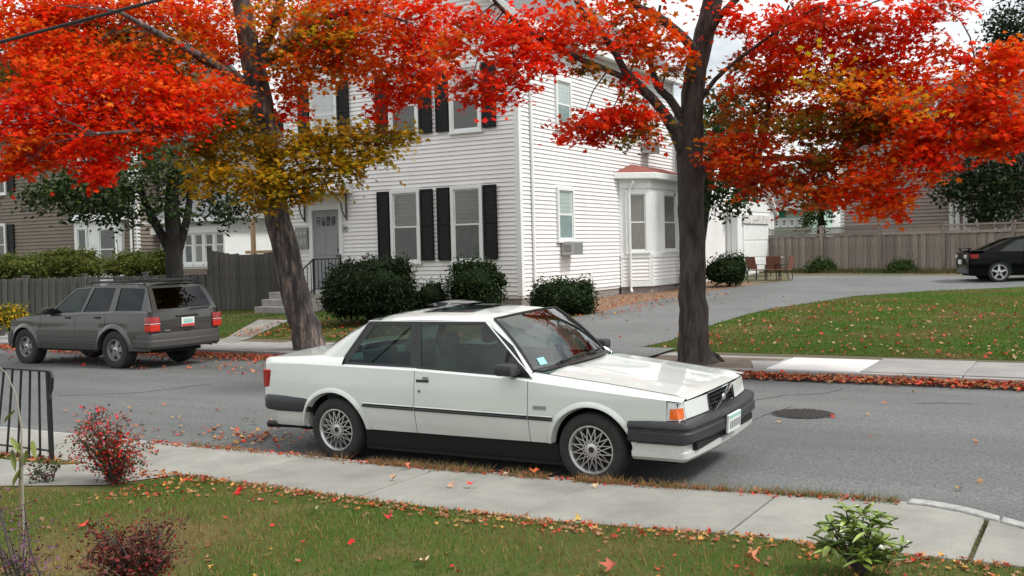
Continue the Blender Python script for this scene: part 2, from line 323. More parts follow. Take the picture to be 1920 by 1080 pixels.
def cloud(blobs,size,shape='maple',spray=22,flat=.3,up=1.0,fold=.18,spread=None,bias=.42,nvar=.55):
    """blobs: (centre, rx, ry, rz, n, palette): leaves in small flat sprays spread through each ellipsoid"""
    P=[];N=[];C=[]
    for (c,rx,ry,rz,n,pal) in blobs:
        ns=max(2,int(n/spray))
        d=RNG.normal(size=(ns,3)); d/=np.linalg.norm(d,axis=1,keepdims=True); d*=RNG.uniform(0,1,(ns,1))**bias
        cen=np.array(c)+(d[:,0:1]*rx*np.array(cU)+d[:,1:2]*ry*np.array(cV)+d[:,2:3]*rz*np.array(cZ))
        sr=spread or .34*min(1.0,max(.35,(rx+rz)/2))
        for s_ in range(ns):
            k=max(3,int(RNG.normal(spray,spray*.3)))
            e=RNG.normal(size=(k,3))*np.array([sr,sr,sr*flat])
            tilt=RNG.normal(size=3)*.35; nn=np.array([tilt[0],tilt[1],up])
            e[:,2]-= (e[:,0]*tilt[0]+e[:,1]*tilt[1])
            P.append(cen[s_]+e); N.append(nn+RNG.normal(size=(k,3))*nvar)
            base=random.choice(list(pal)); C.append((.72*cols(base,k)+.28*cols(pal,k))*random.uniform(.82,1.12))
    P=np.concatenate(P);N=np.concatenate(N);C=np.concatenate(C)
    return P,N,size*RNG.uniform(.65,1.25,len(P)),C
# ================================================================== SETTING
def ground_sheet(name,poly,m,off,step=None,kind='structure'):
    bm=bmesh.new(); vs=[bm.verts.new((p[0],p[1],0)) for p in poly]; bm.faces.new(vs)
    ys=[p[1] for p in poly]
    for hv in HV:
        if min(ys)<hv<max(ys):
            bmesh.ops.bisect_plane(bm,geom=bm.verts[:]+bm.edges[:]+bm.faces[:],plane_co=(0,hv,0),plane_no=(0,1,0),dist=1e-5)
    for v in bm.verts: v.co.z=gz(v.co.y)+off
    bmesh.ops.triangulate(bm,faces=bm.faces); bmesh.ops.recalc_face_normals(bm,faces=bm.faces)
    for f in bm.faces:
        if f.normal.z<0: f.normal_flip()
    me=bpy.data.meshes.new(name); bm.to_mesh(me); bm.free()
    return inst(me,name,m,kind=kind)
ground_sheet('ground',[(-900,-80),(900,-80),(900,900),(-900,900)],K['ground'],0)
mb=MB()
rv=[7.0]+[7.3+i*.32 for i in range(25)]
mb.grid(lambda s,t:(-160+320*s,rv[int(round(t*25))],roadz(max(7.3,rv[int(round(t*25))]))),16,25)
o=mb.build('road',K['asphalt'],kind='structure',fixn=False)
# near kerb line
KU=[-160,-12,-9.7,-7.6,-5.8,-4.7,-3.3,-1.8,-1.15,-.85,-.62,-.45,0,3,160]
KV=[7.32,7.32,7.36,7.42,7.45,7.52,7.60,7.84,7.90,7.80,7.62,7.5,7.42,7.40,7.40]
def kv(u): return float(np.interp(u,KU,KV))
def inner(u): return float(np.interp(u,[-160,-7.6,-4.5,-3.4,-2,-.5,160],[6.25,6.25,6.19,6.22,6.46,6.48,6.45]))
joints=[-13.75+1.45*i for i in range(0,22)]
def slab_row(name,m,us,vin,vout,ztop,gap,thick=.12,label=None):
    first=None
    for a,b_ in zip(us[:-1],us[1:]):
        g0=gap(a); g1=gap(b_); n=max(1,int((b_-a)/.3)); p=[]
        uu=[a+g0+(b_-g1-a-g0)*i/n for i in range(n+1)]
        dz=random.uniform(-.004,.004); p=[(u,vin(u),ztop+dz) for u in uu]+[(u,vout(u),ztop+dz-.006) for u in uu[::-1]]
        o=MB().prism([(x,y,z-thick) for x,y,z in p],(0,0,thick)).build('paving_slab',m(a),first,bevel=.006) if first else MB().prism([(x,y,z-thick) for x,y,z in p],(0,0,thick)).build(name,m(a),kind='structure',bevel=.006)
        if first is None: first=o
    return first
slab_row('near_sidewalk',lambda a:K['walk'],joints,inner,lambda u:kv(u)-.135,.125,lambda u:.016 if abs(u+.7)<.1 else .006)
# near kerb stones
k0=None; us=[-16,-14,-12,-9.9,-7.6,-5.8,-3.9,-2.4,-1.25,-.62,-.3,2,4.4,7]
for a,b_ in zip(us[:-1],us[1:]):
    n=max(2,int((b_-a)/.12)); uu=[a+.008+(b_-a-.016)*i/n for i in range(n+1)]
    zt=.105+random.uniform(-.008,.008)
    pr=[(u,kv(u)-.13,zt) for u in uu]+[(u,kv(u)+random.uniform(-.006,.006),zt-.012) for u in uu[::-1]]
    if a>-1.3 and b_<-.2: pr=[(u,kv(u)-.175,zt+.012) for u in uu]+[(u,kv(u),zt) for u in uu[::-1]]
    if a>-1.3 and b_<-.2: pr=[(x,y,z+.022) for x,y,z in pr]
    q=MB().prism([(x,y,z-.3) for x,y,z in pr],(0,0,.3))
    k1=q.build('kerb_stone' if k0 else 'near_kerb',K['granite'],k0,bevel=.012,kind=None if k0 else 'structure'); k0=k0 or k1
# far kerb and sidewalk
k0=None
for i in range(28):
    a=-34+i*1.9; zt=.135+random.uniform(-.008,.008); dv=random.uniform(-.008,.008)
    q=MB().box(a+.008,a+1.892,15.05+dv,15.2,-.2,zt)
    k1=q.build('kerb_stone' if k0 else 'far_kerb',K['walkold'],k0,bevel=.012,kind=None if k0 else 'structure'); k0=k0 or k1
fj=[-3.07+1.37*i for i in range(-22,14)]
def far_slabs():
    first=None
    for a,b_ in zip(fj[:-1],fj[1:]):
        new=-5.9<a<-3.2
        if a<-4.4 and b_>-6.4 and not(-4.5<a): pass
        pit=(a<-4.75 and b_>-6.3)
        v0=15.2
        pts=[(a+.006,v0+.003),(b_-.006,v0+.003),(b_-.006,17.2),(a+.006,17.2)]
        if pit: pts=[(a+.006,16.45),(b_-.006 if b_<-4.5 else -4.75,16.45),(b_-.006 if b_<-4.5 else -4.75,17.2),(a+.006,17.2)]
        if pit and b_>-4.6:
            pts=[(a+.006,16.45),(-5.0,16.3),(-4.62,v0+.003),(b_-.006,v0+.003),(b_-.006,17.2),(a+.006,17.2)]
        z=.142+random.uniform(-.004,.004); bri=-5.0<b_<-3.0
        q=MB().prism([(x,y,z-.12) for x,y in pts],(0,0,.12))
        o=q.build('paving_slab' if first else 'far_sidewalk',K['walknew'] if (-4.6<a<-3.3) else K['walkold'],first,bevel=.006,kind=None if first else 'structure')
        first=first or o
far_slabs()
ground_sheet('tree_pit',[(-6.6,15.22),(-4.5,15.22),(-4.5,16.5),(-6.6,16.5)],K['soil'],.012)
# driveway: the edge against the right lawn, and the left edge along the house
DE=[(-7.45,17.2)]+[tuple(gnd(x,y)[:2]) for x,y in ((1255,640),(1335,610),(1450,579),(1600,556),(1760,545),(1920,538))]
DE+=[(DE[-1][0]+6,DE[-1][1]+3.4),(22,34)]
DL=[(-11.2,17.2),(-11.2,18.4)]+[tuple(gnd(x,y)[:2]) for x,y in ((1118,588),(1200,567),(1330,546),(1430,532),(1485,527))]
FE=[tuple(gnd(x,y)[:2]) for x,y in ((1480,518),(1600,517),(1760,518))]
FE=FE+[(FE[-1][0]+9,FE[-1][1]-1.0),(22,38)]
ground_sheet('driveway',DE+FE[::-1]+DL[::-1],K['drive'],.010)
ground_sheet('driveway_apron',[(-11.2,15.19),(-6.62,15.19),(-6.62,17.2),(-11.2,17.2)],K['drive'],.05)
lawnR=[(-7.4,17.2),(24,17.2),(24,34)]+DE[::-1][1:-1]
ground_sheet('right_lawn',lawnR,K['turf'],.006)
ground_sheet('house_lawn',[(-30,17.2),(-11.3,17.2),(-11.3,18.4),DL[2],(-12.6,23.0),(-30,23.0)],K['turf'],.005)
ground_sheet('mulch_bed',[(-13.1,22.2),DL[2],DL[3],DL[4],DL[5],(-13.2,36),(-13.15,23)],K['mulch'],.012)
ground_sheet('near_lawn',[(-16,-6),(14,-6),(14,6.44),(-2,6.44),(-3.4,6.21),(-4.5,6.18),(-16,6.24)],K['turf'],.006)
ground_sheet('front_walk',[(-16,4.0),(-9.2,4.9),(-8.0,5.15),(-7.2,5.6),(-6.95,6.24),(-8.1,6.24),(-8.35,6.0),(-16,5.6)],K['walk'],.014)
# path to the steps
PW=[tuple(gnd(x,y)[:2]) for x,y in ((405,641),(437,644),(545,601),(485,600))]
ground_sheet('front_path',PW,K['walk'],.012)
# ------------------------------------------------------------------ manhole cover
p=onz(1505,777,.075); mz=roadz(p.y)
t=thing('manhole_cover','round cast iron manhole cover set in the asphalt road','manhole cover',(p.x,p.y,mz+.004))
MB().lathe([(0,.004),(.33,.004),(.35,0)],40,'z').build('cover_plate',K['iron'],t,fixn=True)
q=MB()
for i in range(-6,7):
    for j in range(-6,7):
        if math.hypot(i,j)<6.3: q.box(i*.05-.016,i*.05+.016,j*.05-.016,j*.05+.016,.0035,.011)
o=q.build('raised_studs',mat('worn_iron',(.05,.045,.04),.6,metal=.3),t); o['kind']='stuff'
K['tar']=mat('tar_crack',(.03,.03,.03),.8)
def crack(pxs,wd):
    q=MB(); P_=[]
    for i in range(len(pxs)-1):
        for k in range(6): 
            s_=k/6; a=onz(pxs[i][0]+(pxs[i+1][0]-pxs[i][0])*s_,pxs[i][1]+(pxs[i+1][1]-pxs[i][1])*s_,.06); P_.append(Vector((a.x+random.uniform(-.025,.025),a.y+random.uniform(-.04,.04),roadz(a.y)+.003)))
    for a,b_ in zip(P_[:-1],P_[1:]):
        d=(b_-a).normalized(); n_=Vector((-d.y,d.x,0))*wd*random.uniform(.6,1.3); q.quad(a-n_,b_-n_,b_+n_,a+n_)
    q.build('road_crack',K['tar'],None,kind='structure',fixn=False)
crack([(1400,755),(1470,742),(1540,738),(1590,724)],.012); crack([(1385,800),(1440,780),(1500,760)],.008); crack([(1720,757),(1850,757)],.012); crack([(120,742),(260,738),(420,720)],.010)
# ================================================================== WHITE HOUSE
HU0,HU1,HV0,HV1=-21.12,-13.13,23.2,34.3
ZB,ZE=.84,8.02
house=thing('white_house','white clapboard two storey house with black shutters and red roofed bay window','house',(HU1,HV0,0))
def hl(p): return Vector(p)-Vector((HU1,HV0,0))
W=HU1-HU0; D=HV1-HV0
MB().box(-W+.03,-.03,.03,D-.03,.75,ZE).build('wall',K['siding'],house)
MB().box(-W+.06,-.06,.06,D-.06,.2,.80).build('foundation',K['brick'],house)
CS=.114
def board_mesh(name,L_,h=CS,t=.034):
    q=MB(); q.prism([(0,0,0),(0,-t,0),(0,-t,.006),(0,-.003,h+.006),(0,0,h+.006)],(L_,0,0)); return q.mesh(name)
bmF=board_mesh('siding_board',W-.1); bmF.materials.append(K['siding'])
bmS=board_mesh('siding_board',D-.1); bmS.materials.append(K['siding'])
bm1=board_mesh('siding_board',1.0); bm1.materials.append(K['siding'])
nb=int((ZE-ZB)/CS)
for i in range(nb+1):
    z=ZB+i*CS
    inst(bmF,'siding_board',None,house,(-W+.05,.03,z))
    inst(bmS,'siding_board',None,house,(-.03,.05,z),(0,0,PI/2))
RH=3.2  # gable rise
for i in range(int(RH/CS)):
    z=ZE+.06+i*CS; wd=(W-.1)*(1-(i+1)*CS/RH)
    if wd<.4: break
    inst(bm1,'siding_board',None,house,(-W/2-wd/2,.03,z),(0,0,0),(wd,1,1))
MB().prism([(-W+.05,.031,ZE),(-.05,.031,ZE),(-W/2,.031,ZE+RH)],(0,D-.08,0)).build('gable_wall',K['siding'],house)
q=MB(); ov=.42; e=.35
for s in (-1,1):
    def rp_(x,y,dz): return (-W/2+s*x,y,ZE+RH+dz-RH*x/(W/2))
    xe=W/2+ov
    q.prism([rp_(0,-e,.22),rp_(xe,-e,.22),rp_(xe,-e,.02),rp_(0,-e,.02)],(0,D+2*e,0))
q.build('roof',K['roofgrey'],house)
for x0,x1 in ((0,.335),(-W-.335,-W)): MB().box(x0,x1,-.34,D+.34,ZE-.33,ZE-.25).build('soffit',K['trim'],house)
for x0,x1 in ((.34,.44),(-W-.44,-W-.34)): MB().box(x0,x1,-.34,D+.34,ZE-.40,ZE-.12).build('eave',K['trim'],house)
q=MB()
for s in (-1,1):
    q.prism([(-W/2,-e-.02,ZE+RH+.24),(-W/2+s*(W/2+ov),-e-.02,ZE+.24-RH*ov/(W/2)),(-W/2+s*(W/2+ov),-e-.02,ZE-.02-RH*ov/(W/2)),(-W/2,-e-.02,ZE+RH-.02)],(0,.05,0))
q.build('rake_board',K['trim'],house)
for (x0,x1,y0,y1) in ((-.135,.008,-.012,.028),(-.028,.012,-.008,.135),(-W-.012,-W+.11,-.012,.05),(-.028,.012,D-.12,D+.01)) [:]:
    MB().box(x0,x1,y0,y1,ZB-.02,ZE-.3).build('corner_board',K['trim'],house)
def pipe(name,parent,pts,r,m,n=10): return MB().tube(pts,r,n).build(name,m,parent,smooth=True)
pipe('downspout',house,[(.07,.62,ZE-.3),(.045,.62,ZE-.7),(.045,.62,ZB+.08),(.08,.58,ZB-.05)],.042,K['trim'])
# windows
def window(parent,loc,w_,h_,rz=0,up=K['pane'],lowm=K['pane'],blind=None,case=.09,split=.5,label=None,sub=True):
    """double hung window; local x along wall, y into wall, z up, origin bottom centre of the casing"""
    q=MB(); c=case; hw=w_/2
    q.box(-hw,-hw+c,-.06,.02,0,h_).box(hw-c,hw,-.06,.02,0,h_).box(-hw+c,hw-c,-.06,.02,h_-c,h_).box(-hw-.03,hw+.03,-.085,.02,-.05,.0)
    q.box(-hw+c,hw-c,-.05,.02,0,.05)
    f=q.build('window',K['trim'],parent,loc=loc,rot=rz)
    if label: f['label']=label
    iw=hw-c; zt=h_-c; zm=.05+(zt-.05)*split; s=.04
    a=MB()
    for (z0,z1,y) in ((zm-.02,zt,-.012),(.05,zm+.02,-.035)):
        a.box(-iw,-iw+s,y,y+.02,z0,z1).box(iw-s,iw,y,y+.02,z0,z1).box(-iw+s,iw-s,y,y+.02,z1-s,z1).box(-iw+s,iw-s,y,y+.02,z0,z0+s)
    a.build('sash',K['trim'],f)
    MB().box(-iw+s,iw-s,-.004,.001,zm+.02,zt-s).build('pane',up,f)
    MB().box(-iw+s,iw-s,-.027,-.022,.05+s,zm-.02).build('pane',lowm,f)
    return f
K['pane_curtain']=mat('glass_over_curtain',(.15,.15,.135),.05,(.20,.195,.175),9,3,stretch=(5,1,.4),spec=.7)
K['pane_dark']=mat('glass_dark_room',(.055,.062,.06),.04,(.085,.09,.085),5,4,spec=.7)
K['pane_white']=mat('glass_white',(.55,.58,.59),.08,(.48,.51,.52),4,2,spec=.7)  # opaque pane in a whitish colour mix
K['pane_teal']=mat('glass_teal_blind',(.36,.44,.43),.06,(.42,.49,.48),5,2,spec=.7)
K['pane_teal2']=mat('glass_teal_room',(.20,.28,.28),.05,(.26,.33,.32),4,2,spec=.7)
def shut(parent,x,z0,z1,rz=0,w_=.40):
    q=MB(); q.box(-w_/2,w_/2,-.055,-.022,0,z1-z0)
    n=int((z1-z0)/.055)
    o=MB(); o.box(-w_/2,-w_/2+.05,-.075,-.03,0,z1-z0).box(w_/2-.05,w_/2,-.075,-.03,0,z1-z0).box(-w_/2+.05,w_/2-.05,-.075,-.03,z1-z0-.06,z1-z0).box(-w_/2+.05,w_/2-.05,-.075,-.03,0,.06).box(-w_/2+.05,w_/2-.05,-.075,-.03,(z1-z0)/2-.03,(z1-z0)/2+.03)
    for i in range(n):
        z=.07+i*.055
        if z<z1-z0-.1: o.prism([(-w_/2+.05,-.07,z),(-w_/2+.05,-.05,z+.045),(-w_/2+.05,-.045,z+.045),(-w_/2+.05,-.065,z)],(w_-.1,0,0))
    q.v+=[]; 
    off=len(q.v); q.v+=o.v; q.f+=[tuple(i+off for i in f) for f in o.f]
    return q.build('shutter',K['shutter'],parent,loc=(x,0,z0))
X=lambda u:u-HU1
for (uc,z0,z1,wd,up,lo) in ((-16.78,1.74,3.76,1.0,K['pane_curtain'],K['pane_dark']),(-14.76,1.74,3.77,1.0,K['pane_curtain'],K['pane_dark']),
     (-16.74,5.2,6.96,1.0,K['pane_white'],K['pane_dark']),(-14.72,5.2,6.97,1.0,K['pane_white'],K['pane_dark']),(-19.58,5.2,6.98,1.0,K['pane_white'],K['pane_white'])):
    window(house,(X(uc),0,z0),wd,z1-z0,0,up,lo)
    shut(house,X(uc)-.74,z0+.05,z1-.02); shut(house,X(uc)+.74,z0+.05,z1-.02)
# side windows on +u wall: local x -> +v
def sideloc(v,z): return (0,v-HV0,z)
window(house,sideloc(25.73,2.24),1.02,1.50,PI/2,K['pane_teal'],K['pane_teal2'],label='side window with the air conditioner below')
window(house,sideloc(25.75,5.35),.95,1.42,PI/2,K['pane_teal'],K['pane_teal2'])
window(house,sideloc(31.6,5.45),.95,1.4,PI/2,K['pane_teal2'],K['pane_dark'])
# front door
dx=X(-19.62)
q=MB(); q.box(dx-.62,dx-.50,-.06,.02,1.02,3.32).box(dx+.50,dx+.62,-.06,.02,1.02,3.32).box(dx-.62,dx+.62,-.06,.02,3.32,3.46); q.build('door_frame',K['trim'],house)
dr=MB().box(dx-.5,dx+.5,-.012,.02,1.02,3.32).build('door',K['door'],house)
q=MB()
for i in range(2):
    for (za,zb) in ((1.2,1.85),(2.0,2.65)): q.box(dx-.4+i*.44,dx-.04+i*.44,-.022,-.011,za,zb)
q.build('door_panel',K['door'],dr,bevel=.006)
q=MB()
for i in range(4): q.box(dx-.36+i*.19,dx-.22+i*.19,-.018,-.010,2.86,3.12)
q.build('door_light',K['pane_dark'],dr)
MB().lathe([(0,-.07),(.028,-.06),(.03,-.045),(.012,-.03),(.012,-.01)],12).build('handle',K['iron'],dr,loc=(dx+.41,0,1.98),smooth=True)
MB().lathe([(0,-.03),(.022,-.03),(.025,-.01)],12).build('handle',K['iron'],dr,loc=(dx+.41,0,2.16),smooth=True)
# mail boxes, number plate, hood brackets over the door
mbx=MB().box(-.235,.235,-.07,0,0,.60).build('mailbox',mat('grey_mailbox',(.26,.26,.27),.5),house,loc=(X(-20.52),-.02,2.24))
q=MB()
for i in range(3):
    for j in range(2): q.box(-.2+i*.14,-.08+i*.14,-.078,-.069,.33-j*.26,.55-j*.26)
q.build('box_door',mat('mailbox_door',(.32,.32,.33),.5),mbx)
q=MB(); 
for i,j in ((0,0),(1,0),(2,0),(1,1)): q.box(-.165+i*.14,-.115+i*.14,-.082,-.077,.42-j*.26,.45-j*.26)
q.build('name_card',K['plate'],mbx)
npl=MB().box(-.10,.10,-.02,0,0,.16).build('number_plate',mat('number_board',(.42,.42,.43),.5),house,loc=(X(-18.93),-.022,2.68))
q=MB(); q.box(-.055,-.035,-.024,-.0195,.04,.12).box(.01,.03,-.024,-.0195,.04,.12).box(.045,.065,-.024,-.0195,.04,.12).box(.03,.045,-.024,-.0195,.07,.085); q.build('number_mark',K['iron'],npl)
for s in (-1,1):
    x=dx+s*.78; q=MB()
    q.tube([(x,-.03,3.05),(x,-.12,3.1),(x,-.22,3.25),(x,-.28,3.5),(x,-.5,3.68)],.022,8).bar((x,-.04,3.0),(x,-.04,3.75),.04).bar((x,-.04,3.72),(x,-.7,3.72),.04)
    q.build('bracket',K['woodgrey'],house)
q=MB(); q.prism([(dx-1.0,0,4.12),(dx-1.0,-.85,3.86),(dx-1.0,-.85,3.76),(dx-1.0,0,3.76)],(2.0,0,0)); q.build('door_hood',K['trim'],house)
# bay window on the side wall (canted ends), local coords of house: x = u-HU1, y = v-HV0
by0,by1,bp=29.45-HV0,34.0-HV0,.75
c45=.72
bpts=[(0,by0),(bp,by0+c45),(bp,by1-c45),(0,by1)]
bay=MB().prism([(x,y,.78) for x,y in bpts],(0,0,3.38)).build('bay_window',K['trim'],house)
MB().prism([(x*.94,y+(.03 if i<2 else -.03),.2) for i,(x,y) in enumerate(bpts)],(0,0,.57)).build('foundation',K['brick'],bay)
segs=list(zip(bpts[:-1],bpts[1:]))
for (a,b_) in segs:
    a,b_=Vector((*a,0)),Vector((*b_,0)); L_=(b_-a).length; ang=math.atan2((b_-a).y,(b_-a).x)
    bmx=board_mesh('siding_board',L_-.16); bmx.materials.append(K['siding'])
    for i in range(6):
        pz=.98+i*CS; dv=(b_-a).normalized()*.08
        inst(bmx,'siding_board',None,bay,(a.x+dv.x,a.y+dv.y,pz),(0,0,ang))
    for bb_ in ((0,L_,-.035,0,.78,.96),(0,L_,-.045,0,1.68,1.80),(0,.1,-.03,0,.96,1.68),(L_-.1,L_,-.03,0,.96,1.68),(0,L_,-.04,0,3.86,4.02)): MB().box(*bb_).build('panel_trim',K['trim'],bay,loc=(a.x,a.y,0),rot=ang)
    mid=(a+b_)/2; nwin=1
    for k in range(nwin):
        f_=.5
        pm=a+(b_-a)*(f_+(.06 if L_<1.5 else 0))
        window(bay,(pm.x,pm.y,1.86),.78 if L_<1.5 else 1.25,1.93,ang,K['pane_curtain'],K['pane_curtain'],case=.11)
# bay roof: eave and hipped shingle top
def off(pts,d): 
    return [(0,pts[0][1]-d*1.3),(pts[1][0]+d,pts[1][1]-d*.5),(pts[2][0]+d,pts[2][1]+d*.5),(0,pts[3][1]+d*1.3)]
eo=off(bpts,.28)
MB().prism([(x,y,4.14) for x,y in eo],(0,0,.19)).build('gutter',K['trim'],bay,bevel=.02)
rb=[(x,y,4.33) for x,y in off(bpts,.26)]; q=MB(); tp=[(.02,by0+.95,4.66),(.02,by1-.95,4.66)]
q.add(rb+tp,[(0,1,4),(1,2,5,4),(2,3,5),(0,4,5,3)]); q.build('bay_roof',K['roofred'],bay)
pipe('downspout',bay,[(.45,by0+.12,4.05),(.30,by0+.18,3.85),(.28,by0+.16,3.7),(.28,by0+.16,.72),(.36,by0+.06,.62)],.04,K['trim'])
# air conditioners: resting in the windows
def aircon(v,z,label):
    t=thing('air_conditioner',label,'air conditioner',(HU1+.02,v,z))
    MB().box(.0,.36,-.32,.32,0,.38).build('case',mat('ac_case',(.42,.43,.42),.5),t,bevel=.012)
    q=MB()
    for i in range(11): q.box(.358,.368,-.29,.29,.03+i*.030,.045+i*.030)
    q.build('louvre',mat('ac_louvre',(.20,.21,.21),.6),t)
    q=MB()
    for i in range(6): q.box(.06,.30,-.325,-.318,.09+i*.036,.108+i*.036)
    q.build('side_vent',mat('ac_vent',(.16,.16,.16),.6),t)
    return t
aircon(25.75,1.84,'pale window air conditioner under the lower side window of the white house')
aircon(31.65,5.08,'window air conditioner high on the side wall above the bay window')
# rear wing
rw=thing('house_wing','low white rear wing with eave showing behind the right tree trunk','house',(-15,34.4,0))
MB().box(-4,2.6,0,4.5,.4,6.2).build('wall',K['siding'],rw)
q=MB(); q.prism([(3.0,-.1,6.15),(3.0,-.1,6.35),(-.7,-.1,7.4),(-4.4,-.1,6.35),(-4.4,-.1,6.15)],(0,5,0)); q.build('roof',K['roofgrey'],rw)
q=MB(); q.box(2.6,3.1,-.12,4.9,5.98,6.14); q.build('eave',K['trim'],rw)
# concrete steps with iron railing
st=thing('front_steps','concrete front steps leading up to the grey door','steps',(-19.7,23.17,0))
for i in range(4): MB().box(-.95,.80,-1.35-.30*(3-i) if i<3 else -1.35,-.02 if i==3 else -1.35-.30*(3-i)+.32,.25,.42+.19*i).build('step',K['concrete'],st,bevel=.012)
hr=thing('stair_railing','black iron stair railing beside the concrete steps and big round bush','railing',(-18.95,23.1,0))
q=MB()
top=[(0,-.12,1.90),(0,-1.3,1.90),(0,-2.25,1.32)]
for a,b_ in zip(top[:-1],top[1:]): q.bar(a,b_,.04,.03)
q.build('handrail',K['iron'],hr)
q=MB(); q.bar((0,-2.25,.35),(0,-2.25,1.36),.04).bar((0,-1.3,.95),(0,-1.3,1.92),.04).bar((0,-.12,.95),(0,-.12,2.02),.04); q.build('post',K['iron'],hr)
q=MB()
for i in range(14):
    y=-.2-i*.15; tz=1.9 if y>-1.3 else 1.9+(y+1.3)*.61
    bz=1.05 if y>-1.3 else 1.05+(y+1.3)*.61
    q.bar((0,y,bz),(0,y,tz),.016)
q.bar((0,-.12,1.08),(0,-1.3,1.08),.02).bar((0,-1.3,1.08),(0,-2.25,.5),.02)
q.build('baluster',K['iron'],hr)
# ================================================================== OTHER HOUSES
def saw(q,L_,z0,z1,c,axis,at,t=.02):
    """lapped siding as one sheet. axis 'x': along +x at y=at facing -y ; axis 'y': along +y at x=at facing +x"""
    n=int((z1-z0)/c)
    for i in range(n):
        z=z0+i*c
        if axis=='x': q.quad((0,at-t,z),(L_,at-t,z),(L_,at-.002,z+c),(0,at-.002,z+c)); q.quad((0,at,z),(L_,at,z),(L_,at-t,z),(0,at-t,z))
        else: q.quad((at+t,0,z),(at+t,L_,z),(at+.002,L_,z+c),(at+.002,0,z+c)); q.quad((at,0,z),(at,L_,z),(at+t,L_,z),(at+t,0,z))
def bg_house(label,cat_loc,L_,Dp,h0,h1,siding,c=.12,roofm=None,rise=3,ridge='x',ov=.4):
    t=thing('house',label,'house',cat_loc)
    MB().box(.0,L_,.0,Dp,-.3,h1-cat_loc[2]).build('wall',siding,t)
    q=MB(); saw(q,L_,h0-cat_loc[2],h1-cat_loc[2],c,'x',-.004,.045); saw(q,Dp,h0-cat_loc[2],h1-cat_loc[2],c,'y',L_+.004,.045)
    o=q.build('siding',siding,t,fixn=False); o['kind']='stuff'
    q=MB(); hz=h1-cat_loc[2]
    if ridge=='x':
        q.prism([(-ov,-ov,hz-.05),(-ov,Dp/2,hz+rise),(-ov,Dp+ov,hz-.05),(-ov,Dp+ov,hz+.1),(-ov,Dp/2,hz+rise+.18),(-ov,-ov,hz+.1)],(L_+2*ov,0,0))
        g=MB().prism([(.01,.01,hz-.01),(.01,Dp-.01,hz-.01),(.01,Dp/2,hz+rise-.1)],(L_-.02,0,0))
    else:
        q.prism([(-ov,-ov,hz-.05),(L_/2,-ov,hz+rise),(L_+ov,-ov,hz-.05),(L_+ov,-ov,hz+.1),(L_/2,-ov,hz+rise+.18),(-ov,-ov,hz+.1)],(0,Dp+2*ov,0))
        g=MB().prism([(.01,.01,hz-.01),(L_-.01,.01,hz-.01),(L_/2,.01,hz+rise-.1)],(0,Dp-.02,0))
    g.build('gable',siding,t); q.build('roof',roofm or K['roofgrey'],t)
    for bb_ in ((-.05,.14,-.035,.05,-.2,hz),(L_-.14,L_+.035,-.035,.14,-.2,hz)): MB().box(*bb_).build('corner_board',K['trim'],t)
    q=MB(); q.box(-ov,L_+ov,-ov-.03,-ov+.06,hz-.16,hz+.12); q.build('eave',K['trim'],t)
    return t
# beige house on the left
LV=28.0
a=onv(-330,560,LV); b_=onv(258,470,LV); LX0,LX1=a.x,b_.x; LZ=.35
lh=bg_house('large beige house with white trim behind the low board fence',(LX0,LV,LZ),LX1-LX0,9,.5,7.6,K['beige'],.15,rise=3)
def fw(parent,org,px0,px1,py0,py1,v,up=K['pane_dark'],lo=K['pane_dark'],case=.1,split=.45,name=None):
    a=onv(px0,py0,v); b_=onv(px1,py1,v)
    return window(parent,((a.x+b_.x)/2-org[0],v-org[1]-.03,min(a.z,b_.z)-org[2]),abs(b_.x-a.x),abs(a.z-b_.z),0,up,lo,case=case,split=split)
og=(LX0,LV,LZ)
fw(lh,og,-28,15,421,490,LV); fw(lh,og,-28,14,300,364,LV); fw(lh,og,148,201,296,336,LV)
for px0,px1,py0,py1 in ((16,31,421,487),(15,30,300,360)):
    a=onv(px0,py0,LV); b_=onv(px1,py1,LV); shut(lh,(a.x+b_.x)/2-LX0,b_.z-LZ,a.z-LZ,w_=abs(b_.x-a.x)).location.y=-.03
# bump-out bay
a=onv(138,417,LV-.22); b_=onv(229,505,LV-.22)
bo=MB().box(a.x-LX0,b_.x-LX0,-.22,.1,-.2,a.z-LZ).build('bay_window',K['trim'],lh)
MB().prism([(a.x-LX0-.2,-.42,a.z-LZ),(a.x-LX0-.2,.0,a.z-LZ+.35),(a.x-LX0-.2,0,a.z-LZ)],(b_.x-a.x+.4,0,0)).build('bay_roof',K['trim'],bo)
for px0,px1 in ((146,167),(187,222)):
    f=fw(bo,og,px0,px1,428,500,LV-.22,case=.05)
pipe('downspout',lh,[(LX1-LX0-.25,-.08,6.9),(LX1-LX0-.25,-.08,.1)],.05,K['trim'])
# rear ell of the beige house with its own windows
er=(onv(262,470,LV+1.2).x,LV+1.2,LZ); ex=onv(350,470,LV+1.2).x
ell=thing('house_wing','narrow beige wing with white windows beside the multi stemmed tree','house',er)
MB().box(0,ex-er[0],0,6,-.2,6.4).build('wall',K['beige'],ell); q=MB(); saw(q,ex-er[0],0,6.4,.115,'x',-.004); q.build('siding',K['beige'],ell,fixn=False,kind='stuff')
q=MB().prism([(-.2,-.4,6.4),(-.2,3,8.2),(-.2,6.4,6.4)],(ex-er[0]+.4,0,0)); q.build('roof',K['roofgrey'],ell)
fw(ell,er,277,306,443,500,LV+1.2,case=.12); fw(ell,er,278,320,352,382,LV+1.2,case=.1)
q=MB(); aa=onv(262,421,LV+1.2); bb=onv(318,429,LV+1.2); q.box(aa.x-er[0],bb.x-er[0],-.35,-.02,bb.z-LZ,aa.z-LZ); q.build('door_hood',K['trim'],ell)
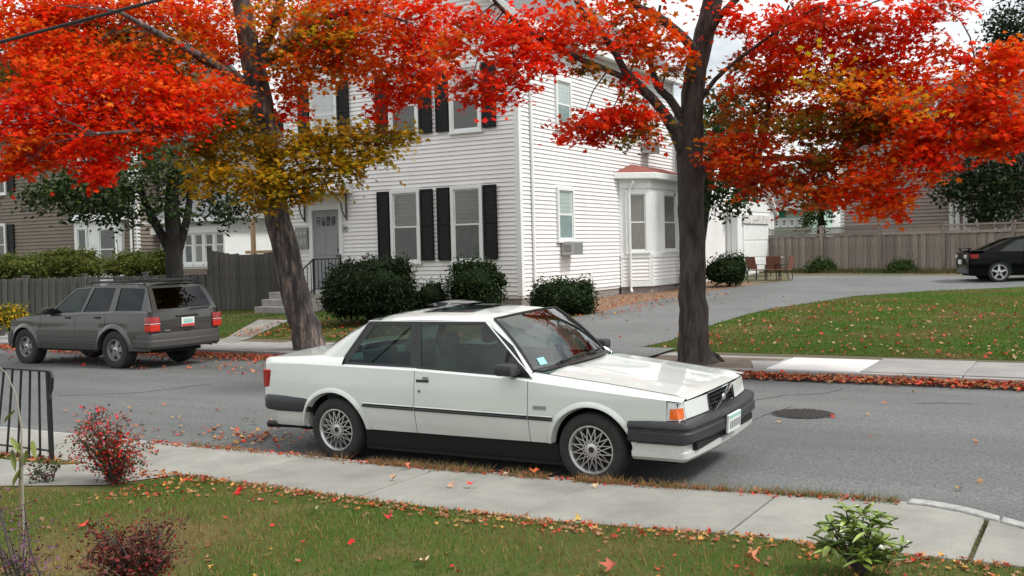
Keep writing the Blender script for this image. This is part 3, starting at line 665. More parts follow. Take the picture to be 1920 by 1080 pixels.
# sun room with hip roof
sv_=LV-.3; a=onv(345,498,sv_); b_=onv(425,498,sv_); sr=thing('sunroom','white windowed sunroom with grey hipped roof behind the tall fence','sunroom',(a.x,sv_,LZ))
sw=b_.x-a.x; zt=onv(385,411,sv_).z-LZ; zs=onv(385,497,sv_).z-LZ
MB().box(-1.2,sw,0,4,-.2,zs).box(-1.2,sw-.02,.03,4,zs,zt).build('wall',K['trim'],sr)
q=MB(); saw(q,sw+1.2,0,zs-.06,.115,'x',-.004); o=q.build('siding',K['beige'],sr,loc=(-1.2,0,0),fixn=False,kind='stuff')
MB().box(-1.3,sw+.06,-.08,0,zs-.06,zs+.03).build('sill',K['trim'],sr)
n=5
for i in range(n):
    x=-.5+(sw+.5)*(i+.5)/n; wd=(sw+.5)/n
    f=window(sr,(x,.0,zs+.04),wd*.98,zt-zs-.52,0,K['pane_dark'],K['pane_dark'] if i%2 else K['pane_curtain'],case=.07,split=.62)
e=.45; q=MB(); zz=zt
q.add([(-1.6,-e,zz),(sw+e,-e,zz),(sw+e,4.4,zz),(-1.6,4.4,zz),(-1.2,2,zz+1.15),(sw-1.3,2,zz+1.15)],[(0,1,5,4),(1,2,5),(2,3,4,5),(3,0,4),(0,3,2,1)]); q.build('roof',K['roofgrey'],sr)
MB().box(-1.65,sw+e+.05,-e-.06,-e+.06,zz-.10,zz+.05).build('gutter',K['trim'],sr); MB().box(-1.65,sw+.1,-.12,0,zz-.50,zz-.26).build('fascia',K['trim'],sr)
# white house far behind the left tree
fv=45; a=onv(425,430,fv); b_=onv(520,430,fv)
fh=bg_house('white clapboard house far behind the scalloped fence',(a.x,fv,.8),b_.x-a.x+3,7,.9,onv(470,372,fv).z,K['siding'],.2,rise=2.2,ridge='y')
# right: tan house behind the lattice fence
tv=49; a=onv(1578,430,tv); th=bg_house('large tan clapboard house behind the lattice topped fence',(a.x,tv,.9),17,10,1.0,9.0,K['tan'],.16,rise=.6)
ot=(a.x,tv,.9)
for px0,px1,py0,py1 in ((1780,1800,382,430),(1806,1838,380,430),(1848,1870,385,430),(1880,1900,385,430),(1640,1670,170,215),(1750,1780,160,205)):
    fw(th,ot,px0,px1,py0,py1,tv,case=.14)
# mint green cottage with grey roof and porch windows
cv=58; a=onv(1425,430,cv); b_=onv(1515,430,cv); ct=thing('cottage','small mint green cottage with pale grey roof behind the shed','house',(a.x,cv,.95))
w_=b_.x-a.x; ze=onv(1470,391,cv).z-.95; zp=onv(1470,425,cv).z-.95
MB().box(0,w_,0,6,-.2,ze).build('wall',K['mint'],ct); 
q=MB(); zr=onv(1450,345,cv).z-.95; q.prism([(-.3,-.5,ze),(-.3,3,zr+1.2),(-.3,3,zr+1.0),(-.3,-.4,ze-.1)],(w_+.6,0,0)); q.prism([(-.3,3,zr+1.2),(-.3,6.4,ze),(-.3,6.4,ze-.1),(-.3,3,zr+1.0)],(w_+.6,0,0)); q.build('roof',K['roofpale'],ct)
q=MB(); q.bar((w_*.25,1.7,zr+.9),(w_*.62,-.55,ze+.1),.3,.25); q.build('roof_valley',K['roofgrey'],ct)
MB().box(-.35,w_+.35,-.62,-.45,ze-.12,ze+.06).build('eave',K['trim'],ct); MB().box(-.02,w_*.55,-.06,-.01,ze-.5,ze-.14).build('frieze',K['green'],ct)
for i in range(5):
    window(ct,(w_*.2+i*w_*.16,-.02,zp),w_*.155,ze-.55-zp,0,K['pane_dark'],K['pane_curtain'] if i>1 else K['pane_dark'],case=.1)
# white garage/shed: gable front faces the driveway (+x)
sh=thing('garage_shed','narrow white gabled shed with vertical boards at the end of the driveway','shed',(-12.0,37.6,.80))
sD=4.9; zw=2.5
MB().box(-4.6,0,0,sD,-.1,zw).build('wall',K['trim'],sh)
q=MB().prism([(.0,0,zw-.02),(.0,sD,zw-.02),(.0,sD/2,zw+1.95)],(-4.6,0,0)); q.build('gable',K['trim'],sh)
q=MB()
for s in (0,1):
    y0=-.25 if s==0 else sD+.25; q.prism([(.18,y0,zw-.18),(.18,sD/2,zw+1.98),(.18,sD/2,zw+2.12),(.18,y0,zw-.04)],(-5,0,0))
q.build('roof',K['trim'],sh)
bd=MB().box(0,.155,-.03,0,0,zw-.1).mesh('wall_board'); bd.materials.append(K['trim'])
for i in range(25): inst(bd,'wall_board',None,sh,(-4.55+i*.182,-.003,0))
MB().box(-4.7,.06,-.10,-.0,zw-.1,zw+.06).build('fascia',K['trim'],sh)
dd=MB().box(-1.95,-1.0,-.05,-.024,.05,1.62).build('side_door',K['trim'],sh); MB().box(-2.0,-.95,-.06,-.02,1.62,1.68).build('door_frame',mat('grey_frame',(.30,.32,.32),.7),dd)
gd=MB().box(.0,.03,.75,sD-.75,0,2.0).build('garage_door',K['trim'],sh)
for i in range(3): MB().box(.03,.045,.78,sD-.78,.07+i*.66,.64+i*.66).build('door_panel',K['trim'],gd,bevel=.01)
MB().box(0,.10,.7,sD-.7,2.02,2.36).build('sign_board',mat('weathered_board',(.45,.43,.42),.8,(.70,.69,.68),3,5),sh)
MB().box(0,.04,sD/2-.28,sD/2+.28,zw+.45,zw+1.15).build('gable_vent',K['pane_dark'],sh)
for y in (0,sD-.22): MB().box(0,.05,y,y+.22,-.05,zw).build('corner_board',K['trim'],sh)
# ================================================================== FENCES
def pt_on(p0,p1,s): return (p0[0]+(p1[0]-p0[0])*s,p0[1]+(p1[1]-p0[1])*s)
bdm={}
def board(w_,t_,h_,m,key,pointed=0):
    k=(key,round(h_,2))
    if k not in bdm:
        q=MB().prism([(0,0,0),(w_,0,0),(w_,0,h_-pointed),(w_*.8,0,h_),(w_*.2,0,h_),(0,0,h_-pointed)],(0,t_,0)); me=q.mesh('board'); me.materials.append(m); bdm[k]=me
    return bdm[k]
def fence(name,label,p0,p1,hfun,m,bw=.145,lattice=0,post_every=2.4,posts=True):
    L_=math.hypot(p1[0]-p0[0],p1[1]-p0[1]); ang=math.atan2(p1[1]-p0[1],p1[0]-p0[0])
    t=thing(name,label,'fence',(p0[0],p0[1],gz(p0[1])),(0,0,ang)); z0=gz(p0[1]); n=int(L_/bw)
    for i in range(n):
        x=i*bw; y=p0[1]+(p1[1]-p0[1])*x/L_; h=hfun(x/L_)
        inst(board(bw+.010,.02,round(h*40)/40,m,m.name,.012),'board',None,t,(x,(i%2)*.024+random.uniform(-.0015,.0015),gz(y)-z0-.02+random.uniform(-.012,.012)),(random.uniform(-.006,.006),0,random.uniform(-.01,.01)))
    if posts:
        np_=max(1,int(round(L_/post_every)))
        for i in range(np_+1):
            x=L_*i/np_; y=p0[1]+(p1[1]-p0[1])*x/L_; h=hfun(min(.999,x/L_))+lattice
            q=MB().box(x-.06,x+.06,-.05,.07,-.1,h+.06).box(x-.08,x+.08,-.07,.09,h+.06,h+.10); po=q.build('post',m,t,loc=(0,0,gz(y)-z0))
            if i<np_:
                x1=L_*(i+1)/np_; y1=p0[1]+(p1[1]-p0[1])*x1/L_
                if lattice:
                    dz=gz(y)-z0; MB().box(x+.06,x1-.06,-.035,.05,h-lattice-.02,h-lattice+.08).build('rail',m,t,loc=(0,0,dz)); MB().box(x+.06,x1-.06,-.035,.03,h-.04,h+.02).build('rail',m,t,loc=(0,0,dz))
                    q=MB(); zl,zh=h-lattice+.08,h-.04; hh=zh-zl; xx=x+.06
                    while xx<x1-.06-hh:
                        q.bar((xx,-.004,zl),(xx+hh,-.004,zh),.012,.030,up=(0,1,0)); q.bar((xx+hh,.006,zl),(xx,.006,zh),.012,.030,up=(0,1,0)); xx+=.075
                    q.build('lattice',m,t,loc=(0,0,dz),kind='stuff')
                else:
                    [MB().bar((x,.07,zz9),(x1,.07,zz9+gz(y1)-gz(y)),.04,.09).build('rail',m,t,loc=(0,0,gz(y)-z0)) for zz9 in (.25,h-.25)]
    return t
fr0=tuple(gnd(1440,508,38)[:2]); fr1=tuple(gnd(1790,508,38)[:2])
dxy=(fr1[0]-fr0[0],fr1[1]-fr0[1]); fr2=(fr1[0]+dxy[0]*.9,fr1[1]+dxy[1]*.9)
fence('lattice_fence','long weathered board fence with lattice top behind the driveway',fr0,fr2,lambda s:1.38,K['wood'],.15,.30,2.55)
lf0=tuple(gnd(-150,592,20)[:2]); lf1=tuple(gnd(396,585,20)[:2])
fence('low_fence','low grey board fence behind the parked grey SUV',lf0,lf1,lambda s:1.12,K['woodgrey'],.14,0,2.4)
def scal(s):
    return 1.80-.16*math.sin(PI*min(1,max(0,s)*1.15)) if s<.87 else 1.73+.5*(s-.87)
lf2=tuple(gnd(525,578,20)[:2])
fence('tall_fence','tall grey board fence with a scalloped top beside the front steps',lf1,(lf2[0]+.3,lf2[1]+.5),scal,K['woodgrey'],.14,0,2.4)
p=onv(474,425,24.5); pp=thing('wooden_post','bare tan wooden post standing behind the scalloped fence','post',(p.x,p.y,gz(24.5))); MB().box(-.06,.06,-.06,.06,0,2.75).build('post_shaft',mat('tan_post',(.42,.28,.16),.8),pp,bevel=.01); MB().box(-.35,.9,-.02,.02,1.62,1.72).build('rail',mat('tan_rail',(.45,.30,.17),.8),pp)
# low stone edging at far left
a=gnd(-120,628,17.5); b_=gnd(24,628,17.5)
sw_=thing('stone_wall','low dark stone edging wall behind the SUV bonnet','wall',(a.x,a.y,gz(a.y)))
for i in range(8):
    s=(b_.x-a.x)/8; MB().box(i*s+.01,(i+1)*s-.01,0,.3,-.1,.30+random.uniform(-.03,.03)).build('stone',K['stonewall'],sw_,bevel=.03)
# ================================================================== VEHICLES
def wheel(parent,loc,right,rt,w_,rr,style,name='wheel',tire=True):
    """axis along y, outside towards +y (left) or -y (right)"""
    rot=(0,0,PI if right else 0); h=w_/2
    hub=MB().lathe([(0,-h*.3),(rr*.96,-h*.3),(rr*.96,h*.2),(0,h*.2)],28).build(name,K['under'],parent,loc=loc,rot=rot)
    MB().lathe([(rr*.98,-h*.85),(rr*1.06,-h),(rt*.88,-h*1.04),(rt*.965,-h*.9),(rt,-h*.62),(rt,h*.62),(rt*.965,h*.9),(rt*.88,h*1.04),(rr*1.06,h),(rr*.98,h*.85)],44).build('tyre',K['rubber'],hub,smooth=True,ang=50)
    q=MB(); q.lathe([(rr*.99,h*.80),(rr*1.02,h*.97),(rr*.97,h*.98),(rr*.92,h*.85),(rr*.885,h*.55),(rr*.87,h*.2)],44)
    if style=='lace':
        n=16
        for k in range(n):
            for s in (-1,1):
                a0=2*PI*k/n; a1=a0+s*2*PI/n*1.5
                q.bar((rr*.26*math.cos(a0),h*.80,rr*.26*math.sin(a0)),(rr*.90*math.cos(a1),h*.66,rr*.90*math.sin(a1)),.0072,.016,up=(0,1,0))
    elif style=='five':
        for k in range(5):
            a=2*PI*k/5+.3; c,s=math.cos(a),math.sin(a); t=(-s,c)
            def P(r,wd,y): return [(r*c+t[0]*wd*e,y,r*s+t[1]*wd*e) for e in (-1,1)]
            A=P(rr*.16,rr*.17,h*.72);B=P(rr*.9,rr*.115,h*.66);A2=P(rr*.16,rr*.17,h*.4);B2=P(rr*.9,rr*.115,h*.4)
            q.add(A+B[::-1]+A2+B2[::-1],[(0,1,2,3),(0,4,5,1),(1,5,6,2),(2,6,7,3),(3,7,4,0)])
    elif style=='fat':
        for k in range(5):
            a=2*PI*k/5+.5; c,s=math.cos(a),math.sin(a); t=(-s,c)
            def P(r,wd,y): return [(r*c+t[0]*wd*e,y,r*s+t[1]*wd*e) for e in (-1,1)]
            A=P(rr*.2,rr*.24,h*.75);B=P(rr*.9,rr*.23,h*.6);A2=P(rr*.2,rr*.24,h*.3);B2=P(rr*.9,rr*.23,h*.3)
            q.add(A+B[::-1]+A2+B2[::-1],[(0,1,2,3),(0,4,5,1),(1,5,6,2),(2,6,7,3),(3,7,4,0)])
    q.build('rim',K['dullalloy'] if style=='fat' else K['alloy'],hub,smooth=True,ang=40)
    MB().lathe([(0,h*.86),(rr*.2,h*.86),(rr*.27,h*.8),(rr*.29,h*.5)],24).build('hub_cap',K['alloy'],hub,smooth=True,ang=40)
    MB().lathe([(0,h*.875),(rr*.13,h*.87)],20).build('hub_badge',K['blacktrim'],hub)
    return hub
def xs_for(x0,x1,arch=None,n=14):
    xs=[x0+(x1-x0)*i/n for i in range(n+1)]
    if arch:
        cx,rx=arch
        xs+= [cx-rx*math.cos(PI*i/24) for i in range(25)]+[cx-rx-.002,cx+rx+.002]
    xs=sorted(x for x in xs if x0-1e-6<=x<=x1+1e-6)
    out=[xs[0]]
    for x in xs[1:]:
        if x-out[-1]>8e-4: out.append(x)
    return out
def skin(q,xs,zlo,zhi,Y,rows=7,inset=0):
    vs=[];
    for x in xs:
        a,b=zlo(x),zhi(x)
        for j in range(rows+1):
            z=a+(b-a)*j/rows; vs.append((x,Y(x,z)-inset,z))
    m=rows+1
    q.add(vs,[(i*m+j,(i+1)*m+j,(i+1)*m+j+1,i*m+j+1) for i in range(len(xs)-1) for j in range(rows)])
    # returned edge, gives the panel its thickness at both ends
    for i in (0,len(xs)-1):
        x=xs[i]; e=[(x,Y(x,zlo(x)+(zhi(x)-zlo(x))*j/rows)-inset,zlo(x)+(zhi(x)-zlo(x))*j/rows) for j in range(m)]
        q.add(e+[(p[0],p[1]-.03,p[2]) for p in e],[(j,j+1,m+j+1,m+j) for j in range(rows)])
    return q
def lerp(xs,ys): return lambda x: float(np.interp(x,xs,ys))
def archf(cx,cz,rx,rz,base):
    def f(x):
        d=abs(x-cx)
        if d<rx: return max(base,cz+rz*math.sqrt(max(0,1-(d/rx)**2))) if cz+rz*math.sqrt(max(0,1-(d/rx)**2))>base else base
        return base
    return f
def arch_lip(q,cx,cz,rx,rz,Y,base,w_=.05,out=.018,n=26):
    prof=[]
    pts=[]
    for i in range(n+1):
        a=PI*i/n; c,s=math.cos(a),math.sin(a)
        row=[]
        for (dr,do) in ((-.012,-.05),(0,.0),(0.004,out),(w_*.5,out),(w_,.001)):
            x=cx-c*(rx+dr); z=cz+s*(rz+dr)
            if z<base and s<.6: z=max(z,base)
            row.append((x,Y(x,z)+do,z))
        pts.append(row)
    m=5; vs=[p for r in pts for p in r]
    q.add(vs,[(i*m+j,(i+1)*m+j,(i+1)*m+j+1,i*m+j+1) for i in range(n) for j in range(m-1)])
def both(fn,name,m,parent,**k):
    q=MB(); fn(q); o1=q.build(name,m,parent,**k)
    q2=MB(); q2.v=[(x,-y,z) for x,y,z in q.v]; q2.f=[f[::-1] for f in q.f]; o2=q2.build(name,m,parent,**k)
    return o1,o2   # left (+y), right (-y)
def ring(q,outer,inner_,push=0):
    n=len(outer); q.add(list(outer)+list(inner_),[(i,(i+1)%n,n+(i+1)%n,n+i) for i in range(n)])
# ---------------------------------------------------------------- white coupe
cxy=Vector((-.1279,9.9537)); cu=cxy.x*math.cos(CPH)+cxy.y*math.sin(CPH); cvv=-cxy.x*math.sin(CPH)+cxy.y*math.cos(CPH)
car=thing('coupe','white two door coupe parked at the near kerb with grey bumpers and an open sunroof','car',(cu,cvv,.026),(.030,-.0075,-.016))
sh_z=lerp([-2.36,-2.1,-1.81,-1.31,-.42,.65,.82,1.5,2.05,2.22],[.925,.938,.944,.938,.922,.882,.868,.808,.757,.742])
def taper(x):
    f=0
    if x>1.2: f+=.065*((x-1.2)/1.05)**2
    if x<-1.3: f+=.075*((-1.3-x)/1.05)**2
    return f
zz_=[.28,.36,.50,.575,.60,.75,.88,.95,1.05]; yy_=[.815,.838,.862,.872,.868,.858,.838,.826,.79]
Yc=lambda x,z: float(np.interp(z,zz_,yy_))-taper(x)
RA=(-1.385,.31,.395,.372); FA=(1.395,.31,.375,.365)
SILL=.345
FZ=archf(*FA,SILL); RZ=archf(*RA,SILL)
bumpz=.60
def qzlo(x): return RZ(x) if x>-1.74 else max(RZ(x),.50)
def fzlo(x): return FZ(x) if x<1.74 else max(FZ(x),.50)
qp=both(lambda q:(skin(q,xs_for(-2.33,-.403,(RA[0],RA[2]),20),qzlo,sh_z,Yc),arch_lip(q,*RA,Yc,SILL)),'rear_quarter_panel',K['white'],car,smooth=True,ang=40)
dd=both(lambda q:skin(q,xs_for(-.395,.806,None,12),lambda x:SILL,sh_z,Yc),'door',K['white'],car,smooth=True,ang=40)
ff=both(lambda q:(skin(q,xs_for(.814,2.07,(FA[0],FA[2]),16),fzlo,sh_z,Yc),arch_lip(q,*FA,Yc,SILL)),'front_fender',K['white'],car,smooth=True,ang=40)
# dark shell behind the panel gaps, sills, floor
def shell(q):
    skin(q,xs_for(-2.25,2.15,None,30),lambda x: max(.30,.70 if abs(x-RA[0])<.42 or abs(x-FA[0])<.42 else .30),lambda x:sh_z(x)-.02,Yc,4,.03)
sh2=MB(); shell(sh2); sh2.mirror_y()
sh2.box(-1.07,1.09,-.76,.76,.14,.27).box(-2.2,-1.8,-.55,.55,.26,.36).box(1.8,2.1,-.7,.7,.22,.34)  # first box lowered and widened to block light and darken under the car
for cx in (RA[0],FA[0]):   # wheel houses
    for s in (1,-1):
        n=14; pts=[(cx-.43*math.cos(PI*i/n),.30+.40*math.sin(PI*i/n)) for i in range(n+1)]
        for (a,b_) in zip(pts[:-1],pts[1:]): sh2.quad((a[0],s*.80,a[1]),(b_[0],s*.80,b_[1]),(b_[0],s*.45,b_[1]),(a[0],s*.45,a[1]))
        sh2.poly([(cx-.43,s*.45,.25)]+[(p[0],s*.45,p[1]) for p in pts]+[(cx+.43,s*.45,.25)])
sh2.box(-2.2,2.1,-.45,.45,.2,.24)
sh2.build('underbody',K['under'],car,fixn=False)
both(lambda q:skin(q,xs_for(-1.03,1.06,None,8),lambda x:.18,lambda x:.342,lambda x,z:.77+(z-.18)*.28,2),'sill',K['under'],car)  # real sill, its near-black colour stands in for shade under the doors
# side mouldings and small side details
for (o,x0,x1) in ((qp,-1.0,-.405),(dd,-.393,.804),(ff,.816,1.05)):
    for s,pa in ((1,o[0]),(-1,o[1])):
        zc=lambda x:.578-.012*(x+.4)
        def mould(q,za,zb,d):
            n=6; q.grid(lambda a,b:((x0+(x1-x0)*a),s*(Yc(x0+(x1-x0)*a,zc(x0+(x1-x0)*a))+d*math.sin(PI*b)+.001),zc(x0+(x1-x0)*a)+za+(zb-za)*b),n,4)
        q=MB(); mould(q,-.022,.010,.020); q.build('side_molding',K['blacktrim'],pa,smooth=True)
        q=MB(); mould(q,.010,.024,.014); q.build('molding_strip',K['chrome'] if False else K['white'],pa,smooth=True)
for s,pa in ((1,dd[0]),(-1,dd[1])):
    q=MB(); q.box(-.375,-.235,s*(Yc(0,.835)+.002)-.008,s*(Yc(0,.835)+.002)+.024,.82,.845); q.build('door_handle',K['bumper'],pa,bevel=.006)
    MB().box(-.30,-.24,s*Yc(0,.83)-.005,s*Yc(0,.83)+.006,.845,.872).build('handle_recess',K['plateink'],pa)
    MB().lathe([(0,.006),(.013,.006),(.014,0)],14).build('door_lock',K['chrome'],pa,loc=(-.335,s*(Yc(0,.735)+.001),.74),rot=(0,0,0 if s>0 else PI))
for s,pa in ((1,ff[0]),(-1,ff[1])):
    yq=Yc(.9,.65)+.001; MB().box(.865,.99,min(s*yq,s*(yq+.006)),max(s*yq,s*(yq+.006)),.635,.665).build('side_badge',K['plateink'],pa)
# shoulder (chamfer from the crease up to the deck edges), bonnet, boot lid
hood_e=lambda x: float(np.interp(x,[.78,1.5,2.22],[.935,.858,.762]))
deck_e=lambda x: float(np.interp(x,[-2.36,-1.9,-1.5,-1.25],[.985,1.008,1.03,1.035]))
def hy(x): return .705-.03*max(0,(x-1.2))-(.0 if x<2.0 else .012*((x-2.0)/.25)**2)
def chamf_f(q):
    xs=xs_for(.80,2.20,None,14); vs=[]
    for x in xs:
        a=(x,Yc(x,sh_z(x)),sh_z(x)); b=(x,hy(x)+.004,hood_e(x)-.004); mid=(x,(a[1]*.55+b[1]*.45),a[2]*.35+b[2]*.65+.006); vs+=[a,mid,b]
    q.add(vs,[(i*3+j,i*3+3+j,i*3+4+j,i*3+1+j) for i in range(len(xs)-1) for j in range(2)])
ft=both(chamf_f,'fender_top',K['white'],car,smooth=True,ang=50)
def chamf_r(q):
    xs=xs_for(-2.34,-1.28,None,12); vs=[]
    for x in xs:
        a=(x,Yc(x,sh_z(x)),sh_z(x)); b=(x,.70-.02*max(0,-1.6-x),deck_e(x)); mid=(x,a[1]*.45+b[1]*.55+.02,a[2]*.25+b[2]*.75+.002); vs+=[a,mid,b]
    q.add(vs,[(i*3+j,i*3+3+j,i*3+4+j,i*3+1+j) for i in range(len(xs)-1) for j in range(2)])
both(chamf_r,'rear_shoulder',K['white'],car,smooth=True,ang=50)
def hood(a,b):
    t=-1+2*b; y0=t; 
    xf=2.236-.045*abs(t)**2.4; xb=.93-.12*abs(t)**2
    x=xb+(xf-xb)*a; y=t*hy(x); z=hood_e(x)+.030*(1-t*t)*(1-.4*a)+.010*math.exp(-((abs(t)-.55)/.1)**2)*(1-a*.8)
    if a>.93: z-=.02*((a-.93)/.07)**2
    return (x,y,z)
q=MB().grid(hood,22,26); hd=q.build('hood',K['white'],car,smooth=True,ang=50)
def boot(a,b):
    t=-1+2*b; xr=-2.345+.06*abs(t)**2.5; xf=-1.62+.02*abs(t); x=xr+(xf-xr)*a; y=t*(.69-.02*max(0,-1.6-x)); z=deck_e(x)+.022*(1-t*t)
    if a<.06: z-=.018*((.06-a)/.06)**2
    return (x,y,z)
MB().grid(boot,14,18).build('trunk_lid',K['white'],car,smooth=True,ang=50)
# rear face
def rearf(a,b):
    t=-1+2*a; x=-2.345+.06*abs(t)**2.5-.015*math.sin(PI*b); y=t*(.765 if b<.8 else .765-.07*(b-.8)/.2); z=.56+.425*b
    return (x,y,z)
MB().grid(rearf,16,6).build('rear_panel',K['white'],car,smooth=True)
for s in (1,-1):
    q=MB(); y0,y1=sorted((s*.50,s*.772)); q.box(-2.375,-2.30,y0,y1,.685,.875); 
    q.box(-2.345,-2.255,min(s*.70,s*(Yc(-2.25,.78)+.006)),max(s*.70,s*(Yc(-2.25,.78)+.006)),.69,.872); q.build('tail_light',K['red'],car,bevel=.012)
MB().box(-2.385,-2.36,-.26,.26,.69,.82).build('license_plate',K['plate'],car)
# windscreen, rear window, roof, pillars
WB=lambda t:(.93-.12*abs(t)**2-.015,t*.715,.938+.02*(1-t*t)); WT=lambda t:(.41-.075*t*t,t*.575,1.378+.022*(1-t*t))
def scr(a,b):
    t=-1+2*a; p=Vector(WB(t)).lerp(Vector(WT(t)),b); p.x+=.03*math.sin(PI*b)*(1-.4*t*t); p.z+=.02*math.sin(PI*b); return p
MB().grid(scr,20,8).build('windshield',K['screen'],car,smooth=True,fixn=False)
RB=lambda t:(-1.66+.03*t*t,t*.685,1.030+.02*(1-t*t)); RT=lambda t:(-1.02+.03*t*t,t*.565,1.375+.026*(1-t*t))
def rscr(a,b):
    t=-1+2*a; p=Vector(RB(t)).lerp(Vector(RT(t)),b); p.x-=.03*math.sin(PI*b); p.z+=.03*math.sin(PI*b); return p
MB().grid(rscr,16,8).build('rear_window',K['carglass'],car,smooth=True,fixn=False)
def roofz(x,t):
    xx=[-1.03,-.8,-.4,0,.25,.42]; z=float(np.interp(x,xx,[1.395,1.424,1.437,1.434,1.421,1.398])); return z-.035*t*t-.03*abs(t)**8
def roofp(a,b,x0=None,x1=None):
    t=-1+2*b; xr=-1.01+.03*t*t; xf=.405-.075*t*t; x=xr+(xf-xr)*a; wy=float(np.interp(x,[-1.0,-.6,0,.35],[.595,.615,.612,.585])); return (x,t*wy,roofz(x,t)-.004*abs(t)**4)
# roof with the sunroof opening left out
NX,NY=30,24; vs=[roofp(i/NX,j/NY) for j in range(NY+1) for i in range(NX+1)]
fs=[]; hole=[]
for j in range(NY):
    for i in range(NX):
        c=((i+.5)/NX,(j+.5)/NY); f=(j*(NX+1)+i,j*(NX+1)+i+1,(j+1)*(NX+1)+i+1,(j+1)*(NX+1)+i)
        (hole if (.30<c[0]<.70 and .21<c[1]<.79) else fs).append(f)
q=MB().add(vs,fs); q.build('roof',K['white'],car,smooth=True,ang=50,fixn=False)
q=MB().add([(x,y,z-.035) for x,y,z in vs],hole); q.build('sunroof_well',K['under'],car,smooth=True,fixn=False)
def srp(a,b): 
    p=Vector(roofp(.30+.40*a,.21+.58*b)); p.z+=.012; return p
q=MB(); o_=[srp(-.03,-.03),srp(1.03,-.03),srp(1.03,1.03),srp(-.03,1.03)]; i_=[srp(.02,.03),srp(.98,.03),srp(.98,.97),srp(.02,.97)]
ring(q,o_,i_); q.build('sunroof_frame',K['blacktrim'],car)
q=MB(); q.grid(lambda a,b:srp(.0+.46*a,.06+.88*b)+Vector((-.02,0,.022+.03*(1-a))),6,6); q.build('sunroof_panel',K['white'] if False else mat('sunroof_glass',(.03,.04,.045),.08,coat=1),car,smooth=True,fixn=False)
q=MB(); q.box(-.22,-.02,-.04,.10,1.452,1.462); q.build('sunroof_deflector',K['blacktrim'],car)
gy=lambda z: .80-(z-.92)*.415
P3=lambda x,z,o=0:(x,gy(z)+o,z)
def cpil(q):
    # from the glass trim back to the rear window edge
    def f(a,b):
        p0=Vector(P3(-1.345+.285*b,.945+.405*b)); t=1; rb=Vector(RB(1)); rt=Vector(RT(1)); p1=rb.lerp(rt,b); p1.x-=.03*math.sin(PI*b)*.6; p1.z+=.02*math.sin(PI*b)
        base=Vector((-1.66,.71,1.028)); 
        p=p0.lerp(p1,a); p.y+=.03*math.sin(PI*a)*(1-b*.4); p.z+=.012*math.sin(PI*a)
        return p
    q.grid(f,6,10)
both(cpil,'rear_pillar',K['white'],car,smooth=True,ang=60,fixn=False)
def rail_(q):
    def f(a,b):
        x0=-1.06+1.33*a; z0=1.35+.007*math.sin(PI*a); p0=Vector(P3(x0,z0)); ra=roofp(min(1,max(0,(a*1.02)-.0)),1.0); p1=Vector(ra); p=p0.lerp(p1,b); p.z+=.010*math.sin(PI*b); p.y+=.006*math.sin(PI*b); return p
    q.grid(f,18,5)
both(rail_,'roof_rail',K['white'],car,smooth=True,ang=60,fixn=False)
def apil(q):
    def f(a,b):
        p0=Vector(P3(.83-.56*b,.90+.455*b)); t=1; p1=Vector(WB(1)).lerp(Vector(WT(1)),b); p1.x+=.018*math.sin(PI*b); p1.z+=.012*math.sin(PI*b); p=p0.lerp(p1,a); p.y+=.008*math.sin(PI*a); p.z+=.008*math.sin(PI*a); return p
    q.grid(f,4,10)
both(apil,'windshield_pillar',K['white'],car,smooth=True,ang=60,fixn=False)
# belt strip between the door skin and the glass
def beltq(q): q.grid(lambda a,b:((-1.36+2.2*a),Yc(-1.36+2.2*a,sh_z(-1.36+2.2*a))*(1-b)+(gy(.93)-.002)*b,sh_z(-1.36+2.2*a)*(1-b)+(float(np.interp(-1.36+2.2*a,[-1.36,-.4,.84],[.952,.937,.897])))*b),14,2)
both(beltq,'belt_line',K['white'],car,smooth=True)
# side glass and black trim
TO=[(-1.325,.950),(-1.055,1.350),(-.30,1.356),(.272,1.356),(.835,.893),(.0,.918)]
def trimring(q):
    outer=[(-1.33,.948),(-1.058,1.352),(-.49,1.357),(-.39,.936)]; inn=[(-1.225,.978),(-.985,1.318),(-.555,1.325),(-.475,.962)]
    ring(q,[P3(*p,.002) for p in outer],[P3(*p,.002) for p in inn])
    outer=[(-.39,.936),(-.49,1.357),(.272,1.358),(.60,1.155),(.835,.893)]; inn=[(-.352,.955),(-.438,1.327),(.232,1.332),(.545,1.13),(.735,.920)]
    ring(q,[P3(*p,.002) for p in outer],[P3(*p,.002) for p in inn])
    q.poly([P3(x,z,.001) for x,z in ((.53,.925),(.60,1.08),(.545,1.13),(.735,.92))])
both(trimring,'window_trim',K['blacktrim'],car,fixn=False)
def chromel(q):
    pts=[(-.40,.936),(-1.335,.950),(-1.062,1.356),(.272,1.361),(.845,.893)]
    q.tube([P3(*p,.004) for p in pts],.008,6)
both(chromel,'chrome_trim',K['chrome'],car,smooth=True)
both(lambda q:q.poly([P3(x,z,-.004) for x,z in ((-1.24,.97),(-.99,1.325),(-.54,1.33),(-.46,.955))]),'quarter_glass',K['carglass'],car,fixn=False)
both(lambda q:q.poly([P3(x,z,-.004) for x,z in ((-.36,.945),(-.445,1.335),(.24,1.338),(.55,1.14),(.75,.91))]),'door_glass',K['carglass'],car,fixn=False)
